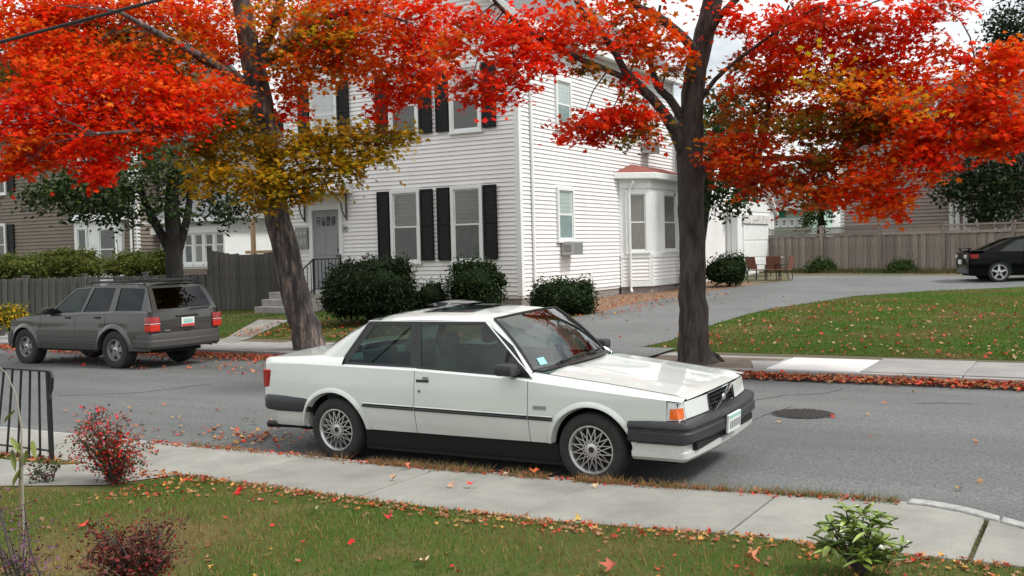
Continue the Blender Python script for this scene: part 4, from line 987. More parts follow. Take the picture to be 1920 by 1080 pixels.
# windscreen surround, cowl, wipers, sticker
q=MB(); 
for s in (1,-1):
    q.tube([Vector(scr(.5+.5*s,b/8))+Vector((.004,s*.004,.004)) for b in range(9)],.012,6)
q.tube([Vector(scr(a/12,1))+Vector((0,0,.004)) for a in range(13)],.010,6); q.build('windshield_seal',K['blacktrim'],car,smooth=True)
q=MB(); q.grid(lambda a,b:(WB(-1+2*a)[0]-.03+.125*b,(-1+2*a)*.70,WB(-1+2*a)[2]+.014-.010*b),16,2); q.build('cowl',K['blacktrim'],car,smooth=True)
for y0,y1 in ((-.48,.02),(.05,.55)):
    q=MB(); q.tube([(.90,y0-.0,.972),(.86,(y0+y1)/2,.99),(.845,y1,.985)],[.008,.008,.006],6); q.tube([scr((y0+.12)/1.42+.5,.03)+Vector((.02,0,.014)),scr((y1+.05)/1.42+.5,.07)+Vector((.02,0,.014))],.008,6); q.build('wiper',K['blacktrim'],car)
q=MB(); q.add([scr(.075,.06)+Vector((.004,0,.004)),scr(.135,.06)+Vector((.004,0,.004)),scr(.135,.17)+Vector((.004,0,.004)),scr(.075,.17)+Vector((.004,0,.004))],[(0,1,2,3)]); q.build('windshield_sticker',K['sticker'],car,fixn=False)
# mirror
for s in (1,-1):
    q=MB(); q.box(.56,.74,min(s*.86,s*1.0),max(s*.86,s*1.0),.925,1.03); 
    o=q.build('side_mirror',K['bumper'],car,bevel=.03,smooth=True); MB().box(.60,.72,min(s*.79,s*.88),max(s*.79,s*.88),.92,.965).build('mirror_base',K['bumper'],o,bevel=.01)
# front lamps and grille (faces lean with the plan curve)
def fx(y): return 2.246-.050*(abs(y)/.74)**2.2
def face(q,y0,y1,z0,z1,d=0,n=8,slope=-.02):
    q.grid(lambda a,b:(fx(y0+(y1-y0)*a)+d+slope*b*0+(-.018*b),y0+(y1-y0)*a,(z0+(z1-z0)*b)),n,3)
for s in (1,-1):
    q=MB(); face(q,s*.30,s*.725,.60,.735); q.build('headlight',K['lens'],car,smooth=True)
    q=MB(); 
    q.tube([(fx(s*.30)+.006,s*.305,.602),(fx(s*.30)-.006,s*.305,.726)],.007,6); q.build('headlight_frame',K['bumper'],car)
    ya=.730
    q=MB(); q.add([(fx(ya),s*ya,.595),(2.155,s*.795,.595),(2.072,s*.822,.595),(fx(ya)-.018,s*ya,.738),(2.135,s*.785,.736),(2.078,s*.808,.742)],[(0,1,4,3),(1,2,5,4)]); q.add([(fx(ya)-.018,s*ya,.738),(2.135,s*.785,.736),(2.078,s*.808,.742),(2.07,s*.70,.755),(2.17,s*.66,.752)],[(0,1,2,3,4)]); o=q.build('turn_signal',K['lens'],car,fixn=False)
    q=MB(); q.add([(fx(ya)-.006,s*(ya+.012),.603),(2.157,s*.7985,.603),(2.092,s*.8195,.603),(fx(ya)-.014,s*(ya+.010),.69),(2.146,s*.793,.688),(2.098,s*.8125,.688)],[(0,1,4,3),(1,2,5,4)]); q.build('amber_lens',K['amber'],o,fixn=False)
q=MB(); face(q,-.285,.285,.585,.735,-.03); q.build('grille',K['under'],car)
q=MB()
for i in range(14):
    y=-.26+i*.04; q.bar((fx(y)-.02,y,.59),(fx(y)-.035,y,.73),.006,.02)
for i in range(4): z=.61+i*.032; q.bar((fx(.27)-.012,-.27,z),(fx(.27)-.012,.27,z),.02,.005)
q.build('grille_bars',K['blacktrim'],car)
q=MB(); q.bar((fx(0)+.012,-.25,.595),(fx(0)-.004,.25,.735),.012,.03,up=(1,0,0)); q.build('grille_bar',K['chrome'],car)
q=MB(); ring(q,[(fx(.28)+.004,-.295,.578),(fx(.28)+.004,.295,.578),(fx(.28)-.016,.295,.742),(fx(.28)-.016,-.295,.742)],[(fx(.28)+.004,-.28,.592),(fx(.28)+.004,.28,.592),(fx(.28)-.016,.28,.732),(fx(.28)-.016,-.28,.732)]); q.build('grille_frame',K['chrome'],car)
MB().lathe([(0,.016),(.024,.014),(.03,0),(.02,-.01)],20).build('emblem',K['chrome'],car,loc=(fx(0)+.010,0,.665),rot=(0,0,-PI/2),smooth=True)
q=MB(); face(q,-.80,.80,.545,.602,-.004,16); q.build('lamp_apron',K['white'],car,smooth=True)
# bumpers: profile swept round the plan curve
def sweep(q,path,prof):
    m=len(prof); vs=[]
    for i,(x,y,nx,ny) in enumerate(path):
        for (o,z) in prof: vs.append((x+nx*o,y+ny*o,z))
    q.add(vs,[(i*m+j,(i+1)*m+j,(i+1)*m+j+1,i*m+j+1) for i in range(len(path)-1) for j in range(m-1)])
    for i in (0,len(path)-1): q.add(vs[i*m:(i+1)*m],[tuple(range(m))])
def bpath(x0,xc,xm,yw,sg,n=7,rc=.16):
    pts=[(x0,-yw+.0)]
    h=[]
    h.append((x0,yw)); h.append(((x0+xc-rc)/2,yw)); 
    for i in range(n): a=PI/2*i/(n-1); h.append((xc-rc+rc*math.sin(a),yw-rc+rc*math.cos(a)))
    for i in range(1,5): yy=(yw-rc)*(1-i/4); h.append((xc+(xm-xc)*(1-(yy/(yw-rc))**2),yy))
    full=h+[(x,-y) for x,y in h[:-1]][::-1]
    out=[]
    for i,(x,y) in enumerate(full):
        a=Vector(full[max(0,i-1)]); b=Vector(full[min(len(full)-1,i+1)]); d=(b-a).normalized(); nrm=Vector((-d.y,d.x)); 
        if nrm.x<0 and abs(y)<.5 or (nrm.y*y<0 and abs(y)>.5): nrm=-nrm
        out.append((sg*x,y,sg*nrm.x,nrm.y))
    return out
fb=bpath(1.745,2.262,2.312,.858,1,rc=.09)
q=MB(); sweep(q,fb,[(-.16,.592),(-.02,.590),(0,.580),(.014,.555),(.014,.535),(.004,.525),(.004,.505),(.016,.495),(.016,.43),(0,.412),(-.06,.405),(-.16,.405)]); q.build('front_bumper',K['bumper'],car,smooth=True,ang=30)
q=MB(); sweep(q,bpath(1.765,2.225,2.268,.828,1,rc=.05),[(-.10,.398),(0,.400),(.002,.345),(.022,.338),(.020,.295),(-.01,.265),(-.10,.255)]); 
q.build('front_valance',K['white'],car,smooth=True,ang=30)
MB().box(2.18,2.276,-.70,.70,.348,.404).build('air_intake',K['under'],car)
rbp=bpath(1.70,2.36,2.43,.852,-1)
q=MB(); sweep(q,rbp,[(-.16,.622),(-.02,.620),(0,.61),(.014,.585),(.014,.50),(0,.475),(-.05,.46),(-.16,.46)]); q.build('rear_bumper',K['bumper'],car,smooth=True,ang=30)
q=MB(); sweep(q,bpath(1.76,2.30,2.36,.818,-1),[(-.1,.458),(0,.46),(-.005,.37),(-.03,.315),(-.1,.30)]); q.build('rear_valance',K['white'],car,smooth=True,ang=30)
q=MB(); q.tube([(-1.9,-.52,.27),(-2.30,-.58,.27),(-2.50,-.60,.265)],.036,12); q.build('exhaust_pipe',K['iron'],car,smooth=True)
# front plate
fp=MB().box(-.012,.012,-.155,.155,-.078,.078).build('license_plate',K['plate'],car,loc=(2.340,.0,.455),rot=(0,.08,0),bevel=.006)
MB().box(.0122,.0135,-.148,.148,.045,.072).build('plate_band',K['plategreen'],fp)
q=MB()
for i in range(6): 
    y=-.125+i*.045; q.box(.0122,.0138,y,y+.030,-.045,.020)
q.build('plate_marks',K['plateink'],fp)
for (x,yy) in ((-1.385,.735),(1.385,.738)):
    for s in (1,-1): wheel(car,(x,s*yy,.310),s<0,.312,.2,.203,'lace')
# cabin
cab=MB().box(-1.2,.95,-.74,.74,.28,.34).box(.62,.95,-.70,.70,.34,.93).box(-1.62,-1.15,-.66,.66,.34,.98).build('cabin_floor',K['seat'],car)
both(lambda q:q.box(-1.2,.9,.735,.755,.34,.90),'door_card',K['seat'],car)
def seat(loc,rear=False):
    s=MB().box(-.25,.27,-.25,.25,.0,.17).build('seat',K['seat'],car,loc=loc,bevel=.05,smooth=True)
    b=MB().prism([(-.25,-.24,.12),(-.16,-.24,.14),(-.30,-.22,.66),(-.40,-.22,.66)],(0,.48 if not rear else .48,0)).build('seat_back',K['seat'],s,bevel=.035,smooth=True)
    if not rear: MB().box(-.41,-.31,-.13,.13,.69,.86).build('headrest',K['seat'],s,bevel=.035,smooth=True)
for s in (1,-1): seat((.05,s*.38,.36))
for s in (1,-1): seat((-.85,s*.34,.40),True)
q=MB().lathe([(.17,-.012),(.185,0),(.17,.012)],24,'z',closed=True); q.bar((-.17,0,0),(.17,0,0),.03,.02); q.build('steering_wheel',K['blacktrim'],car,loc=(.50,.38,.87),rot=(0,R(65),0),smooth=True)
MB().box(.30,.34,-.12,.12,1.22,1.28).build('rear_view_mirror',K['blacktrim'],car,bevel=.01)
# ---------------------------------------------------------------- grey SUV
SUVV=13.08
suv=thing('suv','dark taupe four door SUV parked at the far kerb by the board fence','suv',(-16.68,SUVV,roadz(SUVV)-.012),(0,0,PI)); suv.scale=(.96,.96,.96)
b_z=lerp([-2.33,-2.1,-1.3,-.5,.3,.6],[1.085,1.085,1.075,1.05,1.02,1.01])
sz_=[.28,.36,.55,.70,.72,.9,1.06]; sy_=[.83,.855,.868,.872,.862,.858,.835]
def staper(x): return (.06*((x-1.0)/.85)**2 if x>1.0 else 0)+(.035*((-1.7-x)/.6)**2 if x<-1.7 else 0)
Ys=lambda x,z: float(np.interp(z,sz_,sy_))-staper(x)
SR=(-1.385,.33,.43,.44); SF=(1.25,.33,.41,.42); SB=.36
SRZ=archf(*SR,SB); SFZ=archf(*SF,SB)
hoodz=lerp([.62,1.2,1.7],[1.03,.985,.895])
tz=lambda x: b_z(x) if x<.6 else hoodz(x)-.015
both(lambda q:(skin(q,xs_for(-2.31,-1.16,(SR[0],SR[2]),10),SRZ,tz,Ys),arch_lip(q,*SR,Ys,SB,.085,.03)),'rear_quarter_panel',K['taupe'],suv,smooth=True,ang=40)
both(lambda q:skin(q,xs_for(-1.152,-.305,(SR[0],SR[2]),8),SRZ,tz,Ys),'rear_door',K['taupe'],suv,smooth=True,ang=40)
fd=both(lambda q:skin(q,xs_for(-.297,.74,None,8),lambda x:SB,tz,Ys),'front_door',K['taupe'],suv,smooth=True,ang=40)
both(lambda q:(skin(q,xs_for(.748,1.74,(SF[0],SF[2]),10),SFZ,tz,Ys),arch_lip(q,*SF,Ys,SB,.075,.03)),'front_fender',K['taupe'],suv,smooth=True,ang=40)
q=MB(); skin(q,xs_for(-2.2,1.6,None,26),lambda x: max(.34,.80 if abs(x-SR[0])<.46 or abs(x-SF[0])<.44 else .34),lambda x:tz(x)-.02,Ys,3,.03); q.mirror_y(); q.box(-2.2,1.6,-.5,.5,.30,.36).box(-.9,.8,-.82,.82,.32,.38)
for cx in (SR[0],SF[0]):
    for s in (1,-1):
        n=12; pts=[(cx-.46*math.cos(PI*i/n),.33+.47*math.sin(PI*i/n)) for i in range(n+1)]
        for (a,b_) in zip(pts[:-1],pts[1:]): q.quad((a[0],s*.83,a[1]),(b_[0],s*.83,b_[1]),(b_[0],s*.45,b_[1]),(a[0],s*.45,a[1]))
        q.poly([(cx-.46,s*.45,.28)]+[(p[0],s*.45,p[1]) for p in pts]+[(cx+.46,s*.45,.28)])
q.build('underbody',K['under'],suv,fixn=False)
both(lambda q:q.grid(lambda a,b:(-.98+1.82*a,Ys(0,.55)+.012-.02*(abs(b-.5)*2)**4,.38+.33*b),6,6),'lower_cladding',K['cladding'],suv,smooth=True)
for i in range(2): both(lambda q:q.grid(lambda a,b:(-.97+1.80*a,Ys(0,.55)+.013+.008*math.sin(PI*b),.47+.045*i+.02*b),4,3),'cladding_rib',K['cladding'],suv,smooth=True)
MB().grid(lambda a,b:(.62+1.12*a,(-1+2*b)*(.80-.05*a),hoodz(.62+1.12*a)+.03*(1-(-1+2*b)**2)-(.05*max(0,a-.9)/.1)),10,10).build('hood',K['taupe'],suv,smooth=True)
MB().grid(lambda a,b:(1.735+.06*math.sin(PI*a)-.03*b,(-1+2*a)*.76,.62+.27*b),10,3).build('front_panel',K['taupe'],suv,smooth=True)
for s in (1,-1):
    MB().box(1.70,1.79,min(s*.45,s*.70),max(s*.45,s*.70),.70,.84).build('headlight',K['lens'],suv,bevel=.01)
    MB().box(1.60,1.76,min(s*.70,s*.80),max(s*.70,s*.80),.70,.84).build('turn_signal',K['amber'] if False else K['red'],suv,bevel=.01)
q=MB(); sweep(q,bpath(1.66,1.87,1.93,.85,1,rc=.13),[(-.12,.66),(0,.65),(.01,.60),(.01,.45),(-.02,.36),(-.12,.35)]); q.build('front_bumper',K['cladding'],suv,smooth=True)
q=MB(); sweep(q,bpath(1.93,2.40,2.46,.86,-1,rc=.12),[(-.14,.685),(-.01,.68),(0,.66),(0,.56),(.012,.54),(.012,.44),(-.02,.39),(-.14,.385)]); q.build('rear_bumper',K['cladding'],suv,smooth=True,ang=30)
MB().box(-2.425,-2.41,.36,.46,.53,.58).build('bumper_sticker',K['plate'],suv)
# upper body
sgy=lambda z:.835-(z-1.06)*.34
S3=lambda x,z,o=0:(x,sgy(z)+o,z)
ZT=1.535
def sside(q):
    outer=[(-2.31,1.085),(-2.12,ZT),(-1.35,ZT+.02),(-.7,ZT+.02),(-.17,ZT-.02),(.52,1.015),(.0,1.03),(-.8,1.06)]
    wins=[[(-2.13,1.10),(-2.10,1.50),(-1.43,1.515),(-1.42,1.095)],[(-1.245,1.085),(-1.295,1.515),(-.69,1.52),(-.52,1.07)],[(-.455,1.065),(-.60,1.515),(-.19,1.49),(.06,1.32),(.44,1.03)]]
    # pillars and rails as strips between the openings
    q.add([S3(*p) for p in ((-2.31,1.085),(-2.12,ZT),(-2.10,1.50),(-2.13,1.10))],[(0,1,2,3)]); q.add([S3(-2.31,1.085),S3(-2.12,ZT),(-2.10,.652,1.555),(-2.385,.80,1.075),(-2.36,.795,.69),(-2.30,.84,.69)],[(0,1,2,3),(0,3,4,5)])
    q.add([S3(*p) for p in ((-1.42,1.095),(-1.43,1.515),(-1.295,1.515),(-1.245,1.085))],[(0,1,2,3)])
    q.add([S3(*p) for p in ((-.52,1.07),(-.69,1.52),(-.60,1.515),(-.455,1.065))],[(0,1,2,3)])
    q.add([S3(*p) for p in ((-2.10,1.50),(-2.12,ZT),(-1.35,ZT+.02),(-.7,ZT+.02),(-.17,ZT-.02),(-.19,1.49),(-.60,1.515),(-.69,1.52),(-1.295,1.515),(-1.43,1.515))],[(0,1,2,9),(2,3,7,8),(2,8,9),(3,4,5,6),(3,6,7)])
    q.add([S3(*p) for p in ((-.17,ZT-.02),(.52,1.015),(.44,1.03),(.06,1.32),(-.19,1.49))],[(0,1,2,3),(0,3,4)])
    q.add([S3(*p) for p in ((-2.31,1.085),(-2.13,1.10),(-1.42,1.095),(-1.245,1.085),(-.52,1.07),(-.455,1.065),(.44,1.03),(.52,1.015))]+[S3(x,b_z(x)-.03,.01) for x in (-2.31,-2.13,-1.42,-1.245,-.52,-.455,.44,.52)],[(i,i+1,9+i,8+i) for i in range(7)])
both(sside,'side_pillars',K['taupe'],suv,fixn=False)
for w_ in ([(-2.13,1.10),(-2.10,1.50),(-1.43,1.515),(-1.42,1.095)],[(-1.245,1.085),(-1.295,1.515),(-.69,1.52),(-.52,1.07)]):
    both(lambda q:q.poly([S3(*p,-.012) for p in w_]),'side_window',K['tint'],suv,fixn=False)
both(lambda q:q.poly([S3(*p,-.012) for p in [(-.455,1.065),(-.60,1.515),(-.19,1.49),(.06,1.32),(.44,1.03)]]),'front_window',K['carglass'],suv,fixn=False)
MB().grid(lambda a,b:(-2.13+1.97*a,(-1+2*b)*(.675-.0*a),ZT+.005+.055*(1-(2*b-1)**4)*(1-(2*a-1)**6*.3)-.02*max(0,a-.9)/.1),14,12).build('roof',K['taupe'],suv,smooth=True)
MB().grid(lambda a,b:(.58-.76*b+.03*(1-(2*a-1)**2),(-1+2*a)*(.78-.13*b),1.015+.52*b),8,6).build('windshield',K['carglass'],suv,smooth=True,fixn=False)
# tailgate: lower panel, glass
MB().grid(lambda a,b:(-2.34-.045*(1-(2*a-1)**4)-.02*math.sin(PI*b),(-1+2*a)*.80,.67+.42*b),12,6).build('tailgate',K['taupe'],suv,smooth=True)
tgp=lambda a,b:(-2.37-.02*(1-(2*a-1)**2)+.26*b**1.1,(-1+2*a)*(.775-.12*b),1.075+.475*b)
q=MB().grid(tgp,14,10); 
fs=[]; hole=[]
for j in range(10):
    for i in range(14):
        f=(j*15+i,j*15+i+1,(j+1)*15+i+1,(j+1)*15+i); (hole if 1<=i<=12 and 0<j<9 else fs).append(f)
vs=q.v; MB().add(vs,fs).build('tailgate_frame',K['taupe'],suv,smooth=True,fixn=False); MB().add([(x-.003,y,z) for x,y,z in vs],hole).build('rear_window',K['tint'],suv,smooth=True,fixn=False)
for s in (1,-1):
    tl=MB().box(-2.405,-2.24,min(s*.635,s*.862),max(s*.635,s*.862),.715,.985).build('tail_light',K['red'],suv,bevel=.012,smooth=True)
    MB().box(-2.4085,-2.2365,min(s*.638,s*.8635),max(s*.638,s*.8635),.858,.870).build('lens_divider',K['lens'],tl)
    MB().box(-2.409,-2.236,min(s*.645,s*.8625),max(s*.645,s*.8625),.725,.845).build('lower_lens',K['redorange'],tl,bevel=.012)
lp=MB().box(-.01,.01,-.155,.155,-.085,.085).build('license_plate',K['plate'],suv,loc=(-2.42,0,.855),bevel=.005); MB().box(-.0125,-.0105,-.15,.15,-.08,-.035).build('plate_band',K['platered'],lp); MB().box(-.0125,-.0105,-.11,.11,-.02,.05).build('plate_marks',K['plategreen'],lp)
MB().box(-2.425,-2.405,-.26,.26,.955,.985).build('plate_handle',K['under'],suv); MB().box(-2.42,-2.40,-.06,.06,.65,.70).build('tailgate_latch',K['under'],suv)
MB().box(-2.415,-2.405,.42,.55,.715,.735).build('badge',K['chrome'],suv)
q=MB(); q.tube([(-2.42,-.05,1.09),(-2.40,-.55,1.10)],.012,6); q.build('wiper',K['blacktrim'],suv)
both(lambda q:q.tube([(-2.0,.60,1.57),(-1.95,.60,1.625),(-.55,.60,1.635),(-.45,.60,1.59)],.018,6),'roof_rack',K['blacktrim'],suv,smooth=True)
for x in (-1.75,-.75): MB().tube([(x,-.6,1.625),(x,.6,1.625)],.016,6).build('rack_bar',K['blacktrim'],suv)
both(lambda q:q.box(.30,.47,.83,1.03,1.02,1.15),'side_mirror',K['blacktrim'],suv,bevel=.03,smooth=True)
both(lambda q:(q.box(-.16,-.02,Ys(0,.95)-.01,Ys(0,.95)+.02,.94,.975),q.box(-1.02,-.88,Ys(0,.95)-.01,Ys(0,.95)+.02,.95,.985)),'door_handle',K['blacktrim'],suv)
MB().box(-2.2,.5,-.70,.70,.40,.95).build('cabin_block',K['seat'],suv)
for x in (-.05,-1.0):
    for s in (1,-1): MB().box(x-.1,x+.06,s*.38-.22,s*.38+.22,.95,1.38).build('seat_back',K['seat'],suv,bevel=.04)
for (x,yy) in ((SR[0],.725),(SF[0],.725)):
    for s in (1,-1): wheel(suv,(x,s*yy,.362),s<0,.365,.245,.198,'fat')
tp=MB().box(-.10,.10,-.075,.075,0,.075).build('ticket_box',K['plate'],None,loc=(-16.68+.55,SUVV-.30,roadz(SUVV)+1.515),bevel=.01); tag(tp,'small white box lying on the roof of the dark SUV','box')
# ---------------------------------------------------------------- black coupe at the end of the driveway
bw=gnd(1873,529.5,31); bang=R(20)
ax=Vector((math.cos(bang),math.sin(bang),0)); lat=Vector((-math.sin(bang),math.cos(bang),0))
ctr=Vector((bw.x,bw.y,gz(bw.y)))+ax*1.285+lat*.76
bc=thing('sports_car','glossy black sports coupe parked in the driveway near the lattice fence','car',ctr,(0,0,bang))
BR=(-1.285,.31,.36,.37); BF=(1.285,.31,.36,.37)
bz=lerp([-2.12,-1.7,-1.2,-.4,.6,1.2,1.9,2.15],[.86,.90,.93,.915,.875,.82,.70,.60])
yb=lambda x,z: float(np.interp(z,[.2,.3,.5,.7,.9,1],[.80,.835,.86,.855,.82,.79]))-(.16*((x-1.1)/1.1)**2 if x>1.1 else 0)-(.12*((-1.3-x)/.85)**2 if x<-1.3 else 0)
BRZ=archf(*BR,.24); BFZ=archf(*BF,.24)
both(lambda q:skin(q,xs_for(-2.12,-.62,(BR[0],BR[2]),12),BRZ,bz,yb),'rear_quarter_panel',K['black'],bc,smooth=True)
both(lambda q:skin(q,xs_for(-.614,.66,None,8),lambda x:.24,bz,yb),'door',K['black'],bc,smooth=True)
both(lambda q:skin(q,xs_for(.666,2.1,(BF[0],BF[2]),12),BFZ,bz,yb),'front_fender',K['black'],bc,smooth=True)
q=MB(); skin(q,xs_for(-2.0,2.0,None,26),lambda x: max(.26,.68 if abs(x-BR[0])<.4 or abs(x-BF[0])<.4 else .26),lambda x:bz(x)-.02,yb,3,.03); q.mirror_y(); q.box(-2,2,-.6,.6,.2,.25); q.build('underbody',K['under'],bc,fixn=False)
MB().grid(lambda a,b:(.62+1.5*a,(-1+2*b)*(yb(.62+1.5*a,.8)-.01),bz(.62+1.5*a)+.05*(1-(2*b-1)**2)),10,10).build('hood',K['black'],bc,smooth=True)
MB().grid(lambda a,b:(-2.13+.45*a,(-1+2*b)*(yb(-2.13+.45*a,.9)-.01),float(np.interp(-2.13+.45*a,[-2.13,-2.0,-1.68],[.90,.975,.97]))+.02*(1-(2*b-1)**2)),6,10).build('tailgate',K['black'],bc,smooth=True)
MB().grid(lambda a,b:(-2.14-.06*(1-(2*a-1)**4)*math.sin(PI*b*.8),(-1+2*a)*(.73+.02*math.sin(PI*b)),.28+.63*b),12,8).build('rear_bumper',K['black'],bc,smooth=True)
MB().grid(lambda a,b:(2.08+.12*(1-(2*a-1)**2),(-1+2*a)*.70,.22+.42*b),10,5).build('front_bumper',K['black'],bc,smooth=True)
bgy=lambda z:.79-(z-.9)*.42
B3=lambda x,z,o=0:(x,bgy(z)+o,z)
rl=[(-1.70,.965),(-1.2,1.20),(-.7,1.345),(-.2,1.385),(.2,1.36),(.95,.90)]
both(lambda q:q.poly([B3(x,z,-.01) for x,z in ((-1.22,.955),(-.72,1.27),(-.2,1.335),(.17,1.31),(.72,.91))]),'side_window',K['carglass'],bc,fixn=False)
def brail(q):
    inn=[(-1.30,.945),(-.76,1.275),(-.2,1.34),(.18,1.315),(.78,.905)]; out=[(-1.72,.955),(-.9,1.305),(-.2,1.39),(.22,1.365),(.97,.89)]
    q.add([B3(*p) for p in out]+[B3(*p) for p in inn],[(i,i+1,6+i,5+i) for i in range(4)])
    q.quad(B3(-1.72,.955),B3(-1.30,.945),(-1.3,yb(-1.3,.9),bz(-1.3)),(-1.72,yb(-1.7,.9),bz(-1.7)))
    q.quad(B3(.97,.89),B3(-1.30,.945),(-1.3,yb(-1.3,.9),bz(-1.3)),(.97,yb(.97,.84),bz(.97)))
both(brail,'roof_rail',K['black'],bc,fixn=False)
rf=lambda x: float(np.interp(x,[-1.75,-.9,-.2,.22,.99],[.97,1.335,1.42,1.395,.915]))
def glz(x0,x1):
    return lambda a,b:((x0+(x1-x0)*a),(-1+2*b)*(bgy(rf(x0+(x1-x0)*a)-.03)),rf(x0+(x1-x0)*a)-.03*(2*b-1)**2)
MB().grid(glz(-1.72,-.85),6,8).build('rear_window',K['tint'],bc,smooth=True,fixn=False)
MB().grid(glz(-.85,.22),6,8).build('roof',K['black'],bc,smooth=True,fixn=False)
MB().grid(glz(.22,.98),6,8).build('windshield',K['carglass'],bc,smooth=True,fixn=False)
q=MB(); q.box(-2.16,-2.0,-.62,.62,1.035,1.06).box(-2.1,-2.05,-.55,-.51,.96,1.04).box(-2.1,-2.05,.51,.55,.96,1.04); q.build('spoiler',K['black'],bc,bevel=.008)
for s in (1,-1):
    q=MB(); q.grid(lambda a,b:(-2.16+.30*a,s*(yb(-2.16+.30*a,.78)+.006-.25*max(0,(.25-a))),.735+.135*b),6,3); q.build('tail_light',K['red'],bc,smooth=True)
    MB().box(-2.205,-2.13,min(s*.42,s*.62),max(s*.42,s*.62),.745,.85).build('tail_light',K['lens'],bc,bevel=.01)
    q=MB(); q.box(.55,.72,min(s*.84,s*1.0),max(s*.84,s*1.0),.95,1.07); q.build('side_mirror',K['black'],bc,bevel=.03,smooth=True)
    MB().grid(lambda a,b:(1.75+.3*a,s*(yb(1.75+.3*a,.6)+.004),.56+.09*b),4,3).build('headlight',K['lens'],bc)
MB().box(-2.225,-2.205,-.16,.16,.56,.70).build('license_plate',K['plate'],bc)
MB().box(-1.2,.6,-.66,.66,.25,.80).build('cabin_block',K['seat'],bc)
for x in (-.1,):
    for s in (1,-1): MB().box(x-.12,x+.05,s*.36-.22,s*.36+.22,.8,1.16).build('seat_back',K['seat'],bc,bevel=.04)
for (x,yy) in ((-1.285,.735),(1.285,.735)):
    for s in (1,-1): wheel(bc,(x,s*yy,.312),s<0,.312,.2,.222,'five')
# ================================================================== TREES
def limb(px,d,rpx,sub=0,jit=.02):
    """px: list of picture points, d: depth (one per point), rpx: half widths in picture pixels"""
    pts=[];rad=[]
    for i,(x,y) in enumerate(px):
        dd_=d[i] if hasattr(d,'__len__') else d
        pts.append(dep(x,y,dd_)); rad.append(rpx[i]*dd_/CF)
    # subdivide smoothly
    P2=[];R2=[]
    for i in range(len(pts)-1):
        n=3
        for k in range(n):
            s=k/n; p0=pts[max(0,i-1)];p1=pts[i];p2=pts[i+1];p3=pts[min(len(pts)-1,i+2)]
            q_=.5*((2*p1)+(p2-p0)*s+(2*p0-5*p1+4*p2-p3)*s*s+(3*p1-p0-3*p2+p3)*s**3)
            P2.append(q_+Vector((random.uniform(-1,1),random.uniform(-1,1),random.uniform(-1,1)))*jit*rad[i]*3); R2.append(rad[i]+(rad[i+1]-rad[i])*s)
    P2.append(pts[-1]);R2.append(rad[-1]); return P2,R2
def pbl(x,y,rx,ry,d,n,pal,rd=None):
    k=d/CF; return (dep(x,y,d),rx*k,rd if rd else max(.5,(rx+ry)*.5*k),ry*k,int(n*NF),pal)
NF=1.0
def twigs(q,limbs,blobs,per=6,r0=.0065):
    nodes=[p for L_ in limbs for p in L_]
    for (c,rx,ry,rz,n,pal) in blobs:
        c=Vector(c); near=min(nodes,key=lambda p:(p-c).length)
        hub=c+Vector((random.uniform(-.2,.2)*rx,random.uniform(-.2,.2)*ry,-.1*rz))
        mid=near.lerp(hub,.55)+Vector((random.uniform(-.15,.15),random.uniform(-.15,.15),.18))
        if (near-hub).length<4.5: q.tube([near,near.lerp(mid,.6)+Vector((random.uniform(-.06,.06),0,0)),mid,hub],[r0*2.0,r0*1.7,r0*1.4,r0],5,cap=False)
        for k in range(per):
            d=Vector((random.gauss(0,1),random.gauss(0,1),random.gauss(0,.7))).normalized()
            e=hub+cU*d.x*rx*.95+cV*d.y*ry*.95+cZ*d.z*rz*.9; m_=hub.lerp(e,.5)+Vector((random.uniform(-.1,.1),random.uniform(-.1,.1),random.uniform(0,.12)))
            q.tube([hub,m_,e],[r0*.9,r0*.6,r0*.3],4,cap=False)
def maple(label,base,trunk,limbs,blobs,bark,size,twig_per=5,limbm=None,flare=1.45):
    t=thing('maple_tree',label,'tree',base,0,'maple trees along the street')
    loc=Vector(base)
    P_,R_=trunk
    q=MB(); q.tube([p-loc for p in P_],R_,16,wob=.055); q.build('trunk',bark,t,smooth=True,ang=80)
    for (P2,R2) in limbs:
        MB().tube([p-loc for p in P2],R2,9,wob=.05).build('limb',limbm or bark,t,smooth=True,ang=80)
    q=MB(); twigs(q,[P_]+[l[0] for l in limbs],[(Vector(b[0]),*b[1:]) for b in blobs],twig_per)
    q.v=[(x-loc.x,y-loc.y,z-loc.z) for x,y,z in q.v]
    q.build('twig',K['twig'],t,fixn=False,kind='stuff')
    P,N,sz,C=cloud([(tuple(Vector(b[0])-loc),*b[1:]) for b in blobs],size,spray=30,flat=.24,nvar=.42)
    o=inst(leaf_mesh('crown',P,N,sz,C),'crown',K['leaf'],t); o['kind']='stuff'
    return t
NF=2.35
